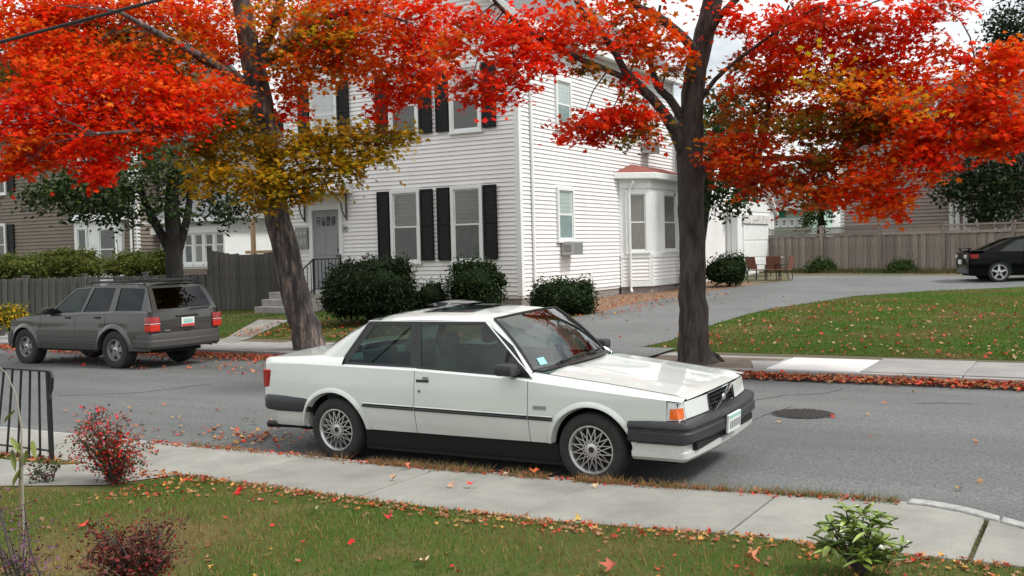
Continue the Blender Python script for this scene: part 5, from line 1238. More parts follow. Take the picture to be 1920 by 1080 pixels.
# left maple: leaning trunk with peeling bark
D1=20.4
tL=limb([(584,668),(576,630),(560,575),(538,480),(516,385),(503,300),(492,220),(478,140),(464,70),(452,0),(446,-80),(440,-200)],[D1]*12,[34,29,27,25,23,23,23,22,19,17,15,10])
lL=[limb([(478,150),(490,100),(503,70),(520,20),(545,-60)],[D1,D1,D1,D1-.3,D1-.6],[14,12,10,9,6]),
    limb([(480,170),(440,145),(400,122),(350,92),(290,60),(220,20)],[D1,D1-.4,D1-1,D1-1.8,D1-2.4,D1-3],[12,11,10,8,6,3]),
    limb([(500,290),(470,250),(420,225),(350,230),(260,245),(180,250)],[D1,D1-.3,D1-1,D1-2,D1-3,D1-3.6],[8,7,6,5,4,2]),
    limb([(505,310),(540,285),(600,262),(680,255),(760,262)],[D1,D1-.3,D1-.6,D1-.8,D1-1],[8,7,5,4,2]),
    limb([(476,130),(530,100),(600,40),(680,20),(760,40)],[D1,D1-.2,D1-.6,D1-1.2,D1-1.6],[9,8,7,5,2]),
    limb([(508,340),(560,325),(620,318),(680,330)],[D1,D1-.5,D1-.9,D1-1.1],[6,5,4,2])]
bL=[pbl(*a) for a in (
 (40,150,60,40,19.6,260,'G'),(330,160,50,30,19.2,200,'G'),(225,75,60,26,19.6,200,'G'),(620,70,60,26,19.2,240,'GY'),(545,100,40,30,20,150,'GY'),
 (90,20,120,40,19,560,'RO'),(260,10,120,40,19.4,520,'RO'),(400,40,70,50,20.6,330,'RO'),(150,90,110,50,19,460,'RO'),
 (60,105,90,70,18.5,620,'RRO'),(165,185,110,65,18,900,'RRRO'),(290,185,110,55,18.2,820,'RRO'),(85,230,105,45,17.8,700,'R'),(250,245,110,40,17.8,700,'RRO'),
 (50,290,70,40,17.5,420,'RO'),(385,180,80,38,18.6,460,'RO'),(170,300,45,45,17.3,360,'R'),(120,270,70,35,17.6,360,'OR'),(300,105,110,45,19,560,'OG'),
 (70,35,85,40,19,380,'RO'),(200,40,110,40,19.4,440,'ORG'),(350,40,95,40,19.8,420,'OR'),(20,200,70,50,18,400,'RM'),(30,320,35,25,17.4,120,'RO'),
 (400,95,60,45,20,260,'RO'),(215,130,80,40,18.6,420,'RO'),(330,225,80,28,18,300,'R'),(130,140,90,40,18.3,420,'RO'),
 (560,40,110,55,20,620,'OOGY'),(670,60,110,55,19.6,640,'OOOR'),(775,80,65,60,19.2,420,'RRO'),(600,125,95,38,19.8,440,'OOY'),(705,145,80,32,19.4,330,'OO'),
 (785,140,60,50,19.2,300,'RO'),(548,168,50,32,20.2,170,'RO'),(545,210,35,40,20.6,120,'R'),(640,100,80,40,19.8,330,'OR'),(700,10,130,35,19.4,400,'OR'),(500,10,60,40,20.6,160,'RO'),(800,30,50,50,19,220,'R'),
 (712,215,18,45,19.4,70,'R'),(745,180,55,28,19.3,170,'R'),
 (430,285,85,55,19.4,560,'YYG'),(560,285,95,42,19.6,560,'YYG'),(660,265,85,36,19.4,440,'YYG'),(745,260,55,22,19.2,150,'YYG'),(500,340,95,38,19.3,480,'YYG'),
 (605,340,75,26,19.2,260,'YYG'),(445,222,60,34,19.6,240,'YG'),(395,330,50,38,19,200,'YYG'),(560,370,60,18,19.4,130,'YYG'),(480,375,50,22,19.2,120,'YYG'),(640,300,60,30,19.2,200,'Y'),(385,265,45,40,19.2,170,'YG'),(690,300,45,30,19.2,120,'Y'))]
maple('street maple with leaning patchy trunk, red to gold leaves, by the white house steps',tuple(tL[0][0]+Vector((0,0,-.02))),tL,lL,bL,K['barkpatch'],.074)
# right maple: dark upright trunk with spreading limbs
D2=16.5
tR=limb([(1306,698),(1304,680),(1301,650),(1300,580),(1298,500),(1297,420),(1296,340),(1294,270),(1298,200),(1306,130),(1322,60),(1336,0),(1350,-90),(1360,-220)],[D2]*14,[54,38,30,26.5,24.5,24,24,25,21.5,20,19,18,15,9])
lR=[limb([(1288,300),(1262,240),(1232,195),(1202,165),(1172,135)],[D2,D2-.2,D2-.5,D2-.8,D2-1.1],[12.8,11.5,9.6,9.0,7.7]),
    limb([(1172,135),(1145,85),(1118,48),(1092,22),(1070,-20)],[D2-1.1,D2-1.4,D2-1.6,D2-1.8,D2-2],[7.0,6.4,5.8,5.1,3.8]),
    limb([(1195,158),(1140,132),(1092,113),(1040,90),(980,50),(930,5),(900,-40)],[D2-.9,D2-1.2,D2-1.5,D2-1.9,D2-2.3,D2-2.7,D2-3],[5.8,5.8,5.1,5.1,4.5,3.8,2.6]),
    limb([(1285,230),(1255,185),(1232,160),(1215,100),(1195,45),(1172,-10)],[D2,D2-.1,D2-.2,D2-.4,D2-.6,D2-.8],[9.0,8.3,7.0,3.8,3.2,2.6]),
    limb([(1240,165),(1222,130),(1230,60),(1238,10)],[D2-.2,D2-.3,D2-.3,D2-.3],[4.5,3.8,3.2,2.6]),
    limb([(1310,110),(1282,70),(1232,30),(1190,8),(1160,-40)],[D2,D2-.2,D2-.5,D2-.8,D2-1],[9.6,9.0,8.3,7.0,5.1]),
    limb([(1300,330),(1345,308),(1420,298),(1500,297),(1572,296),(1592,272),(1625,255),(1665,250)],[D2,D2+.1,D2+.2,D2+.1,D2-.2,D2-.4,D2-.6,D2-.8],[9.0,7.0,5.8,5.1,4.5,3.8,3.2,1.9]),
    limb([(1592,275),(1640,262),(1700,215),(1780,160),(1830,120)],[D2-.4,D2-.6,D2-.9,D2-1.2,D2-1.5],[3.2,2.6,2.6,1.9,1.3]),
    limb([(1420,298),(1436,250),(1441,190),(1441,130),(1455,70),(1480,10)],[D2+.1,D2,D2-.1,D2-.2,D2-.3,D2-.4],[4.5,4.5,4.5,3.8,3.2,1.9]),
    limb([(1441,180),(1475,120),(1520,55),(1565,10)],[D2-.1,D2-.2,D2-.4,D2-.6],[2.6,2.6,1.9,1.3]),
    limb([(1318,80),(1350,30),(1390,-10),(1430,-60)],[D2,D2-.2,D2-.4,D2-.6],[8.3,7.0,5.8,4.5]),
    limb([(1300,210),(1340,150),(1400,100),(1470,50),(1540,10)],[D2,D2-.3,D2-.6,D2-1,D2-1.4],[5.8,4.5,3.2,2.6,1.3])]
bR=[pbl(*a) for a in (
 (895,60,75,55,13.8,230,'RM'),(880,150,50,38,13.9,110,'RM'),(960,150,60,36,14,200,'RM'),(1005,60,70,45,14.2,220,'R'),(1060,75,75,45,14.6,190,'RM'),(1150,35,90,35,15.2,200,'ROG'),
 (920,190,55,22,13.9,120,'R'),(1005,120,55,32,14.2,190,'R'),(1200,105,55,35,15.6,130,'OG'),(1250,90,50,34,16,140,'OR'),(1275,140,40,40,16.2,80,'GO'),(1180,160,40,25,15.4,50,'R'),(850,100,45,40,13.8,90,'RO'),(950,95,50,40,14,130,'R'),(1100,130,50,20,14.8,60,'RG'),
 (1090,238,52,28,15.4,230,'RRM'),(1165,225,55,34,15.4,300,'RRM'),(1215,238,28,24,15.4,90,'RG'),(1188,265,24,16,15.3,50,'G'),(1130,255,40,16,15.3,80,'R'),(1195,190,40,14,15.4,30,'RG'),
 (1390,295,65,46,15.6,480,'MMO'),(1440,332,62,40,15.4,400,'MMO'),(1500,345,52,50,15.2,300,'MOG'),(1560,355,34,38,15,150,'RO'),
 (1415,150,60,55,16,330,'ROG'),(1480,85,80,50,15.6,420,'RM'),(1580,60,85,42,15.2,400,'MR'),(1700,40,85,30,14.8,300,'RM'),(1550,155,100,52,15.6,560,'OR'),(1675,155,100,45,15.2,520,'RRO'),
 (1560,230,100,45,15.0,520,'GGM'),(1520,300,60,30,14.9,240,'GM'),(1640,215,60,28,14.8,220,'GO'),(1650,240,95,42,15.2,480,'OGR'),(1635,330,80,52,14.8,560,'ROO'),(1686,372,42,38,14.6,190,'RO'),(1590,368,30,36,14.8,110,'RO'),(1650,375,40,26,14.7,130,'ROO'),
 (1775,225,95,55,14.4,620,'RRO'),(1865,180,75,62,14.2,560,'ROO'),(1850,262,65,38,14.2,360,'RO'),(1745,300,60,36,14.4,260,'R'),(1810,112,85,20,14.6,150,'RM'),(1910,120,60,45,14.2,260,'RO'),(1910,250,50,40,14,220,'RO'),
 (1390,60,50,50,16,190,'RM'),(1360,200,40,40,16.4,110,'GO'),(1460,230,60,50,16,220,'OGM'),(1700,290,50,40,14.6,220,'RO'),(1765,10,60,20,14.6,120,'MR'),(1620,110,70,40,15.2,260,'RM'),(1690,100,70,30,15,200,'RM'),(1500,20,80,30,15.4,220,'RM'),(1740,340,25,25,14.5,60,'RO'),(1440,120,60,60,16.6,260,'ROM'),(1430,225,45,40,16.8,170,'OG'),(1500,60,80,50,16.4,220,'RM'),(1520,240,40,35,16,120,'OG'))]
bR+=[pbl(1040,40,90,32,14.6,150,'RO'),pbl(1110,75,70,34,15.0,120,'ROG'),pbl(1185,80,60,34,15.4,120,'OGR'),pbl(1210,262,30,14,15.3,70,'RG'),pbl(1225,45,50,30,15.6,110,'OR'),pbl(1395,230,50,40,16.2,150,'GO'),pbl(1560,150,90,50,14.6,160,'OY'),pbl(1690,200,70,50,14.2,160,'OY')]
bR+= [pbl(1330,-60,160,70,16.5,500,'RO'),pbl(1150,-50,140,50,15.5,350,'RO')]
maple('street maple with straight dark trunk and scarlet leaves beside the driveway',tuple(tR[0][0]+Vector((0,0,-.02))),tR,lR,bR,K['bark'],.064)
NF=1.0
# ------------------------------------------------------------------ green trees behind
def green_tree(name,label,base,trunk_pts,trunk_r,blobs,pal_size=.16,stems=None,cat='tree',group=None,shape='rhomb',spray=26,flat=.6):
    t=thing(name,label,cat,base,0,group); loc=Vector(base)
    if trunk_pts is not None: MB().tube([Vector(p)-loc for p in trunk_pts],trunk_r,9,wob=.06).build('trunk',K['barkdark'],t,smooth=True,ang=80)
    for (P2,R2) in (stems or []): MB().tube([p-loc for p in P2],R2,8,wob=.05).build('limb',K['barkdark'],t,smooth=True,ang=80)
    P,N,sz,C=cloud([(tuple(Vector(b[0])-loc),*b[1:]) for b in blobs],pal_size,shape,spray,flat,.8)
    o=inst(leaf_mesh('crown',P,N,sz,C,shape),'crown',K['foliage'],t); o['kind']='stuff'; return t
def base_at(px,d): 
    p=dep(px,500,d); return (p.x,p.y,gz(p.y)-.03)
# multi stemmed tree at left
d=27.5; bb=base_at(328,d)
P0,R0=limb([(328,505),(325,440),(322,380),(325,320)],[d]*4,[17,15,13,10]); P0[0]=Vector(bb)
green_tree('tree','dark green tree with several stems in front of the beige house',bb,P0,R0,
 [pbl(*a) for a in ((130,370,90,28,26.5,900,'db'),(200,395,60,32,26.5,700,'db'),(250,350,80,50,27,1100,'dg'),(330,300,80,50,27.5,900,'gd'),(100,360,60,25,26.5,400,'g'),(290,400,70,15,27,200,'d'),(420,390,50,35,28.5,600,'db'),(385,340,60,45,28,700,'db'),(180,350,70,35,26.8,700,'dg'),(260,280,70,40,27.5,600,'g'))],.13,
 [limb([(318,470),(290,415),(272,380),(262,340)],[d]*4,[9,8,7,5]),limb([(335,470),(348,420),(356,370),(358,330)],[d]*4,[8,7,6,5]),limb([(300,390),(285,396),(262,395)],[d]*3,[3,2,2])])
# background trees far left
for (px,d,bl,lab) in ((60,62,((40,200,120,110,60,2600,'dg'),(-60,120,120,120,60,2000,'d'),(120,120,110,90,60,2200,'dg')),'tall dark green tree behind the beige house at the picture edge'),
   (270,66,((240,140,110,90,64,2400,'gd'),(300,260,110,90,64,2400,'d'),(350,120,80,80,64,1500,'gd')),'tall dark green tree rising behind the multi stemmed tree'),
   (455,52,((440,330,60,60,52,1800,'db'),(420,400,50,40,52,1200,'db'),(470,260,70,70,52,1500,'db')),'dark evergreen tree behind the sunroom roof')):
    b0=base_at(px,d); top=dep(px,bl[0][1],d); green_tree('tree',lab,b0,[b0,Vector(b0).lerp(top,.5),top],[.3,.25,.1],[pbl(a[0],a[1],a[2],a[3],a[4],a[5]*3,a[6]) for a in bl],.24)
# tree behind the white house and shed
d=34; b0=base_at(1296,d); top=dep(1345,220,d)
green_tree('tree','bushy green tree between the white house and the shed',b0,[b0,Vector(b0).lerp(top,.5),top],[.25,.2,.1],[pbl(*a) for a in ((1350,200,35,60,33,500,'gd'),(1375,230,45,60,33,800,'gd'),(1360,320,60,60,33,1200,'dg'),(1370,370,50,35,32.6,900,'db'),(1345,270,50,50,33,700,'dg'),(1400,345,28,35,33,350,'g'))],.15)
# trees right, beyond the fence
for (px,d,bl,lab) in ((1850,43,((1830,330,75,45,43,1300,'b'),(1890,350,60,60,43,1300,'bd'),(1800,360,50,30,42.5,600,'b'),(1860,400,70,30,42.5,700,'b'),(1910,280,50,60,43.5,800,'b')),'dark green spreading tree in front of the tan house windows'),
   (1905,46,((1900,100,60,100,46,1800,'b'),(1915,170,55,70,46,1200,'b'),(1875,75,40,40,46,500,'b'),(1960,180,80,120,46,1500,'bd'),(1895,50,38,40,46,600,'b'),(1905,230,60,60,46,700,'b')),'tall dark evergreen tree at the right edge of the picture'),
   (1540,56,((1540,390,30,40,56,700,'hg'),(1525,410,28,25,56,350,'gd'),(1555,350,25,30,56,250,'g')),'olive green shrubby tree between the cottage and the tan house')):
    b0=base_at(px,d); top=dep(px,bl[0][1],d); green_tree('tree',lab,b0,[b0,Vector(b0).lerp(top,.5),top],[.3,.25,.1],[pbl(*a) for a in bl],.18)
# ------------------------------------------------------------------ bushes
def bush(name,label,px,py,rx,ry,d,n,pal,size=.05,group=None,cat='bush',extra=(),shape='rhomb'):
    c=dep(px,py,d); b0=(c.x,c.y,gz(c.y)-.02); loc=Vector(b0); t=thing(name,label,cat,b0,0,group); k=d/CF
    bl=[(tuple(c-loc),rx*k,min(rx,ry*1.3)*k,ry*k,n,pal)]+[(tuple(dep(x,y,d)-loc),a*k,a*k*.8,b*k,m_,pal) for x,y,a,b,m_ in extra]
    for sx_ in (-.5,.5): bl.append((tuple(dep(px+sx_*rx,py+.5*ry,d)-loc),rx*k*.52,rx*k*.42,ry*k*.55,int(n*.35),pal))
    for _ in range(7): bl.append((tuple(dep(px+random.uniform(-.75,.75)*rx,py-random.uniform(.55,.95)*ry,d)-loc),rx*k*random.uniform(.12,.22),rx*k*.15,ry*k*random.uniform(.12,.24),int(n*.05),pal))
    q=MB()
    for i in range(9):
        a=2*PI*i/9; e=c-loc+cU*math.cos(a)*rx*k*.6+cV*math.sin(a)*rx*k*.4+cZ*random.uniform(-.2,.5)*ry*k; q.tube([(random.uniform(-.06,.06),random.uniform(-.06,.06),0),Vector((0,0,.15)).lerp(e,.5),e],[.018,.012,.006],5)
    q.build('stem',K['barkdark'],t,fixn=False)
    core=MB()
    for (c_,ax_,ay_,az_,_n,_p) in bl:
        c_=Vector(c_); rr_=[[random.uniform(.80,.95) for _ in range(11)] for _ in range(15)]
        vs=[]
        for j_ in range(11):
            for i_ in range(14):
                th=PI*j_/10; ph=2*PI*i_/14; f_=rr_[i_][j_] if 0<j_<10 else .85
                vs.append(c_+cU*(ax_*f_*math.sin(th)*math.cos(ph))+cV*(ay_*f_*math.sin(th)*math.sin(ph))+cZ*(az_*f_*math.cos(th)))
        core.add(vs,[(j_*14+i_,j_*14+(i_+1)%14,(j_+1)*14+(i_+1)%14,(j_+1)*14+i_) for j_ in range(10) for i_ in range(14)])
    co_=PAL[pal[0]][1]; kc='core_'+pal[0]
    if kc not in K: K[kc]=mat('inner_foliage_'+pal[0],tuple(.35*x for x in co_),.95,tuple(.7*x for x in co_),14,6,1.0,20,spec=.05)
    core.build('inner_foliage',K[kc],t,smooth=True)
    P,N,sz,C=cloud(bl,size*1.05,shape,22,.9,.5,spread=.085,bias=.10); keep=P[:,2]>.0; 
    o=inst(leaf_mesh('foliage',P[keep],N[keep],sz[keep],C[keep],shape),'foliage',K['foliage'],t); o['kind']='stuff'; return t
def bush_core(t,r,z): pass
bush('bush','large rounded dark green clipped bush under the shuttered windows',692,540,84,50,24.6,7500,'b',.06,extra=((650,545,45,42,2200),(735,545,42,42,2200),(690,570,80,20,1500),(640,520,25,22,700),(745,515,25,20,700),(700,500,40,14,700)))
bush('bush','smallest dark bush between the round bush and the twiggy bush',808,558,32,26,25,1300,'b',.05)
bush('bush','twiggy dark green bush with an uneven top under the right window',890,530,48,36,24.8,2200,'bd',.06,extra=((868,508,20,16,350),(925,518,26,10,280),(905,560,40,24,700),(885,500,10,12,150),(940,530,14,8,120),(900,515,12,14,200)))
bush('bush','low wide green bush at the corner of the white house',1055,560,60,32,24.4,3000,'bd',.06,extra=((1035,545,35,16,500),(1085,560,30,26,700)))
bush('bush','squat dark bush in front of the white shed',1366,506,32,24,34,1700,'bd',.07,extra=((1340,510,20,20,400),(1385,500,16,20,300)))
for px,py,rx,ry,lab in ((35,500,70,18,'yellow green hedge shrub at the left edge behind the low fence'),(130,495,62,22,'rounded yellow green shrub behind the fence before the bay'),(265,495,70,20,'yellow green shrub behind the fence near the dark tree')):
    bush('shrub',lab,px,py,rx,ry,34.2-px*.009,3000,'h',.075,'shrubs behind the low fence','shrub')
for px,lab in ((1540,'scrubby weed clump at the middle of the lattice fence'),(1690,'dark weed clump at the foot of the lattice fence nearer the black car')):
    wp_=gnd(px,511,38); bush('weed_clump',lab,px,501,28,11,wp_@FL,900,'dg',.07,cat='weeds')
bush('flower_clump','yellow and green flowering plants by the fence ahead of the SUV',22,592,30,14,25.5,900,'hY',.06,cat='flowers')
# near shrubs
def twig_shrub(name,label,px0,py0,d,stems,pal,n,lsize,cat='shrub',leafshape='rhomb',spr=8):
    b=dep(px0,500,d); b0=Vector((b.x,b.y,gz(b.y)-.01)); t=thing(name,label,cat,tuple(b0)); q=MB(); P=[];N=[]
    for (x,y,dd_) in stems:
        e=dep(x,y,dd_)-b0; m_=e*.5+Vector((random.uniform(-.05,.05),random.uniform(-.05,.05),.04)); q.tube([(random.uniform(-.03,.03),random.uniform(-.03,.03),0),m_,e],[.008,.006,.003],5,cap=False)
        tips=[]
        for k in range(n):
            s=random.uniform(.25,1.0); p=(m_*(2*s) if s<.5 else m_.lerp(e,(s-.5)*2)); 
            off_=Vector((random.gauss(0,1),random.gauss(0,1),random.gauss(.3,.8)))*.065; tip=p+off_
            if random.random()<.35: q.tube([p,tip],[.003,.0015],3,cap=False)
            for _ in range(spr):
                P.append(tip+Vector((random.gauss(0,1),random.gauss(0,1),random.gauss(0,.8)))*.03); N.append((random.gauss(0,.7),random.gauss(0,.7),.8))
    q.build('stem',K['twig'],t,fixn=False)
    P=np.array(P);N=np.array(N); C=np.concatenate([cols(pal,len(P))])
    o=inst(leaf_mesh('foliage',P,N,lsize*RNG.uniform(.6,1.3,len(P)),C,leafshape),'foliage',K['foliage'],t); o['kind']='stuff'; return t
random.seed(11)
twig_shrub('burning_bush','upright shrub with dark red and green leaves beside the concrete walk',197,912,8.55,[(150+random.uniform(-25,20),800+random.uniform(-30,60),8.55+random.uniform(-.15,.15)) for _ in range(4)]+[(205+random.uniform(-45,45),775+random.uniform(-20,60),8.55+random.uniform(-.2,.2)) for _ in range(9)]+[(235+random.uniform(-25,22),840+random.uniform(-40,40),8.55+random.uniform(-.2,.2)) for _ in range(6)],['x','x','K','M','d','g'],20,.024,spr=10)
twig_shrub('dark_red_shrub','dark maroon shrub rising at the bottom edge of the lawn',235,1120,5.6,[(240+random.uniform(-95,95),1020+random.uniform(-45,45),5.6+random.uniform(-.2,.2)) for _ in range(22)]+[(295,985,5.6),(325,995,5.6)],['w','w','x'],15,.022)
twig_shrub('ground_shrub','low dark leaved sprig between the sapling and the red shrub',75,915,8.6,[(60,880,8.6),(95,885,8.6),(110,870,8.7),(40,890,8.5)],['d','w'],8,.03)
twig_shrub('aster_plant','purple flowering plant at the bottom left corner',28,1110,5.2,[(20+random.uniform(-35,45),990+random.uniform(-50,50),5.2+random.uniform(-.2,.2)) for _ in range(12)],['v','w','v'],8,.018) if PAL.update({'v':[(.22,.09,.20),(.16,.06,.14),(.10,.05,.08)]}) is None else None
# rhododendron: whorls of long leaves
b=dep(1612,1090,5.7); b0=Vector((b.x,b.y,gz(b.y))); rh=thing('rhododendron','small rhododendron with long glossy green leaves at the sidewalk edge','shrub',tuple(b0))
q=MB(); lv=MB(); random.seed(5)
LP=[];leafm=[]
def long_leaf(q,p,d,L_,wd,droop):
    d=d.normalized(); s=d.cross(Vector((0,0,1)));
    if s.length<.1: s=Vector((1,0,0))
    s.normalize(); n=5; vs=[]
    for i in range(n+1):
        t_=i/n; c=p+d*L_*t_-Vector((0,0,droop*t_*t_)); ww=wd*math.sin(PI*(.08+.9*t_))**.8
        vs+=[c+s*ww+Vector((0,0,.006)),c-Vector((0,0,.002)),c-s*ww+Vector((0,0,.006))]
    q.add(vs,[(i*3+j,i*3+j+1,i*3+j+4,i*3+j+3) for i in range(n) for j in range(2)])
rm=mat('rhododendron_leaf',(.10,.17,.03),.34,(.27,.33,.075),9,3,randv=.35); 
for i in range(36):
    a=random.uniform(0,2*PI); r_=random.uniform(.02,.19); h_=random.uniform(.07,.37); e=Vector((math.cos(a)*r_*1.25,math.sin(a)*r_,h_)); 
    q.tube([(0,0,0),e*.5+Vector((0,0,.03)),e],[.008,.006,.004],5)
    for k in range(8):
        aa=2*PI*k/8+random.uniform(-.3,.3); el=random.uniform(-.15,.9); dd_=Vector((math.cos(aa)*math.cos(el),math.sin(aa)*math.cos(el),math.sin(el)))
        l=MB(); long_leaf(l,Vector((0,0,0)),dd_,random.uniform(.075,.125),random.uniform(.013,.019),random.uniform(.0,.05)); l.build('leaf',rm,rh,loc=e+Vector((0,0,random.uniform(-.02,.01))),smooth=True,fixn=False)
q.build('stem',K['twig'],rh)
# sapling with stake
b=dep(48,1090,5.6); b0=Vector((b.x,b.y,gz(b.y)))
sp=thing('sapling','thin young sapling with pale green leaves tied to a stake','sapling',tuple(b0))
P2=[dep(x,y,5.6)-b0 for x,y in ((48,1085),(44,980),(42,880),(40,800),(30,740),(12,700),(-10,680))]
MB().tube(P2,[.006,.006,.005,.005,.004,.003,.002],6).build('stem',mat('pale_stem',(.30,.27,.22),.8),sp,smooth=True)
MB().tube([dep(36,1085,5.62)-b0,dep(38,830,5.62)-b0],.006,6).build('stake',mat('stake',(.20,.16,.09),.8),sp)
lm=mat('sapling_leaf',(.13,.20,.04),.5,(.22,.25,.06),8)
for (x,y,l_,c_) in ((20,822,.10,0),(22,845,.11,0),(60,828,.09,0),(28,770,.08,0),(38,880,.10,1),(50,845,.08,1)):
    l=MB(); long_leaf(l,Vector((0,0,0)),cU*random.uniform(-1,1)+Vector((0,0,-.9)),l_,.032,.01); l.build('leaf',lm,sp,loc=dep(x,y,5.6)-b0,fixn=False,smooth=True)
# near iron railing
rp0=onz(97,862,.125); rl_=thing('iron_railing','black iron handrail with a curled end beside the front walk','railing',(rp0.x,rp0.y,.11))
H_=.86; d_=Vector((-1,0,0))
MB().bar((0,0,0),(0,0,H_),.035).build('post',K['iron'],rl_)
q=MB(); q.bar((0,0,H_),(-3.2,0,H_+.03),.045,.014).tube([(0,0,H_),(.05,-.01,H_-.005),(.075,-.01,H_-.06),(.06,-.01,H_-.16),(.025,-.01,H_-.22),(.04,-.01,H_-.27)],.015,8); q.build('handrail',K['iron'],rl_)
for i in range(1,18): MB().bar((-.172*i,0,.02),(-.135*i,0,H_),.016).build('baluster',K['iron'],rl_)
MB().bar((0,0,.1),(-3.2,0,.1),.03,.012).build('bottom_rail',K['iron'],rl_)
# overhead cables
def cable(label,a,b_,r_,sag):
    n=14; pts=[a.lerp(b_,i/n)-Vector((0,0,sag*4*(i/n)*(1-i/n))) for i in range(n+1)]
    o=MB().tube(pts,r_,6).build('overhead_cable',K['cable'],None,smooth=True); tag(o,label,'cable')
cable('thick black overhead cable crossing the top left corner',dep(-700,265,8.5),dep(900,-160,8.5),.014,.0)
cable('thin dark overhead wire seen between the red leaves at top right',dep(1480,62,19),dep(1830,-70,19),.014,.02)
cable('thin wire against the sky beside the bushy green tree',dep(1300,195,30),dep(1600,205,34),.012,.05)
# patio chairs by the shed
def pchair(loc,rz):
    t=thing('patio_chair','','chair',loc,rz,'patio chairs by the shed')
    MB().box(-.27,.27,-.25,.25,.40,.44).build('seat',K['rattan'],t,bevel=.01); MB().prism([(-.27,.23,.46),(.27,.23,.46),(.30,.36,.98),(-.30,.36,.98)],(0,.03,0)).build('backrest',K['rattan'],t)
    for x in (-.25,.25):
        MB().bar((x,-.22,0),(x,-.24,.62),.025).build('leg',K['iron'],t); MB().bar((x,.28,0),(x,.24,.45),.025).build('leg',K['iron'],t); MB().bar((x,-.26,.63),(x,.28,.66),.04,.02).build('armrest',K['iron'],t)
    return t
c1=None
for (px,rz,lab) in ((1419,2.6,'brown patio chair nearest the shed wall'),(1449,3.5,'brown patio chair seen from behind, between the other two'),(1470,4.6,'brown patio chair turned sideways, nearest the board fence')):
    g=gnd(px,525,36); loc=(g.x,g.y,gz(g.y))
    if c1 is None: c1=pchair(loc,rz); c1.scale=(.85,.85,.85); c=c1
    else: c=copy_tree(c1); c.location=loc; c.rotation_euler=(0,0,rz)
    c['label']=lab
g=gnd(1436,519,36); pt=thing('patio_table','small round patio table among the brown chairs','table',(g.x+.1,g.y+.5,gz(g.y))); MB().lathe([(0,.70),(.42,.70),(.43,.72),(0,.73)],24,'z').build('tabletop',K['trim'],pt)
for k in range(3): a=2*PI*k/3; MB().bar((.3*math.cos(a),.3*math.sin(a),0),(.12*math.cos(a),.12*math.sin(a),.7),.03).build('leg',K['iron'],pt)
g=gnd(1338,512,34); bn=thing('waste_bin','dark rounded bin by the shed wall behind the squat bush','bin',(g.x,g.y+1.0,gz(g.y)))
MB().lathe([(0,0),(.30,0),(.36,.85),(.36,.9)],20,'z').build('body',K['mower'],bn,smooth=True); MB().lathe([(.38,.88),(.38,.93),(.30,1.02),(0,1.07)],20,'z').build('lid',K['mower'],bn,smooth=True)
# ================================================================== GROUND COVER
def grass(name,pts,h,wd,pal,lean=.35):
    P=np.array(pts); k=len(P); a=RNG.uniform(0,2*PI,k); hh=h*RNG.uniform(.45,1.25,k); w_=wd*RNG.uniform(.7,1.3,k)
    dx=np.stack([np.cos(a)*w_,np.sin(a)*w_,np.zeros(k)],1); ln=np.stack([RNG.normal(size=k)*lean*hh,RNG.normal(size=k)*lean*hh,hh],1)
    V=np.stack([P-dx,P+dx,P+ln],1); me=bpy.data.meshes.new(name); me.vertices.add(3*k); me.vertices.foreach_set('co',V.reshape(-1).astype(np.float32))
    me.loops.add(3*k); me.loops.foreach_set('vertex_index',np.arange(3*k,dtype=np.int32)); me.polygons.add(k); me.polygons.foreach_set('loop_start',np.arange(0,3*k,3,dtype=np.int32)); me.polygons.foreach_set('loop_total',np.full(k,3,dtype=np.int32)); me.update(calc_edges=True)
    pc=np.array(pal); 
    # patches: smooth noise over the ground picks green or straw
    nz_=np.sin(P[:,0]*1.9+1.3*np.sin(P[:,1]*1.1))+np.sin(P[:,1]*2.3+1.7*np.sin(P[:,0]*.8)+2)+RNG.normal(size=k)*.9
    idx=np.clip(((nz_+2.4)/4.8*len(pc)).astype(int),0,len(pc)-1); C=pc[idx]*RNG.uniform(.7,1.25,(k,1))
    ca=me.color_attributes.new('Col','FLOAT_COLOR','POINT'); cc=np.ones((k,3,4)); cc[:,:,:3]=C[:,None,:]; ca.data.foreach_set('color',cc.reshape(-1).astype(np.float32))
    return inst(me,name,K['grass'],kind='stuff')
GP=[(.066,.165,.018),(.088,.17,.022),(.13,.175,.034),(.20,.18,.055),(.32,.24,.09),(.26,.15,.065),(.24,.18,.07)]
n=75000; u=RNG.uniform(-8.2,2.2,n); v=RNG.uniform(2.6,6.42,n); ok=np.array([b<inner(a)-.01 and not (a<-6.9 and b>4.85-(a+9.2)*-.25 and b>4.9) for a,b in zip(u,v)]); u=u[ok];v=v[ok]
grass('near_grass',[(a,b,gz(b)) for a,b in zip(u,v)],.045,.0035,GP)
def inpoly(p,poly):
    x,y=p; c=False; j=len(poly)-1
    for i in range(len(poly)):
        if (poly[i][1]>y)!=(poly[j][1]>y) and x<(poly[j][0]-poly[i][0])*(y-poly[i][1])/(poly[j][1]-poly[i][1])+poly[i][0]: c=not c
        j=i
    return c
pts=[]
while len(pts)<75000:
    a=random.uniform(-7.5,7); b=17.2+random.random()**1.25*14
    if inpoly((a,b),lawnR): pts.append((a,b,gz(b)))
grass('right_lawn_grass',pts,.055,.008,[(.060,.175,.012),(.075,.18,.014),(.105,.175,.022),(.16,.16,.036),(.22,.145,.055)])
pts=[]
hp=[(-24,17.2),(-11.3,17.2),(-11.3,18.4),DL[2],(-13,22.6),(-24,22.0)]
while len(pts)<16000:
    a=random.uniform(-24,-11); b=random.uniform(17.2,22.8)
    if inpoly((a,b),hp) and not inpoly((a,b),PW): pts.append((a,b,gz(b)))
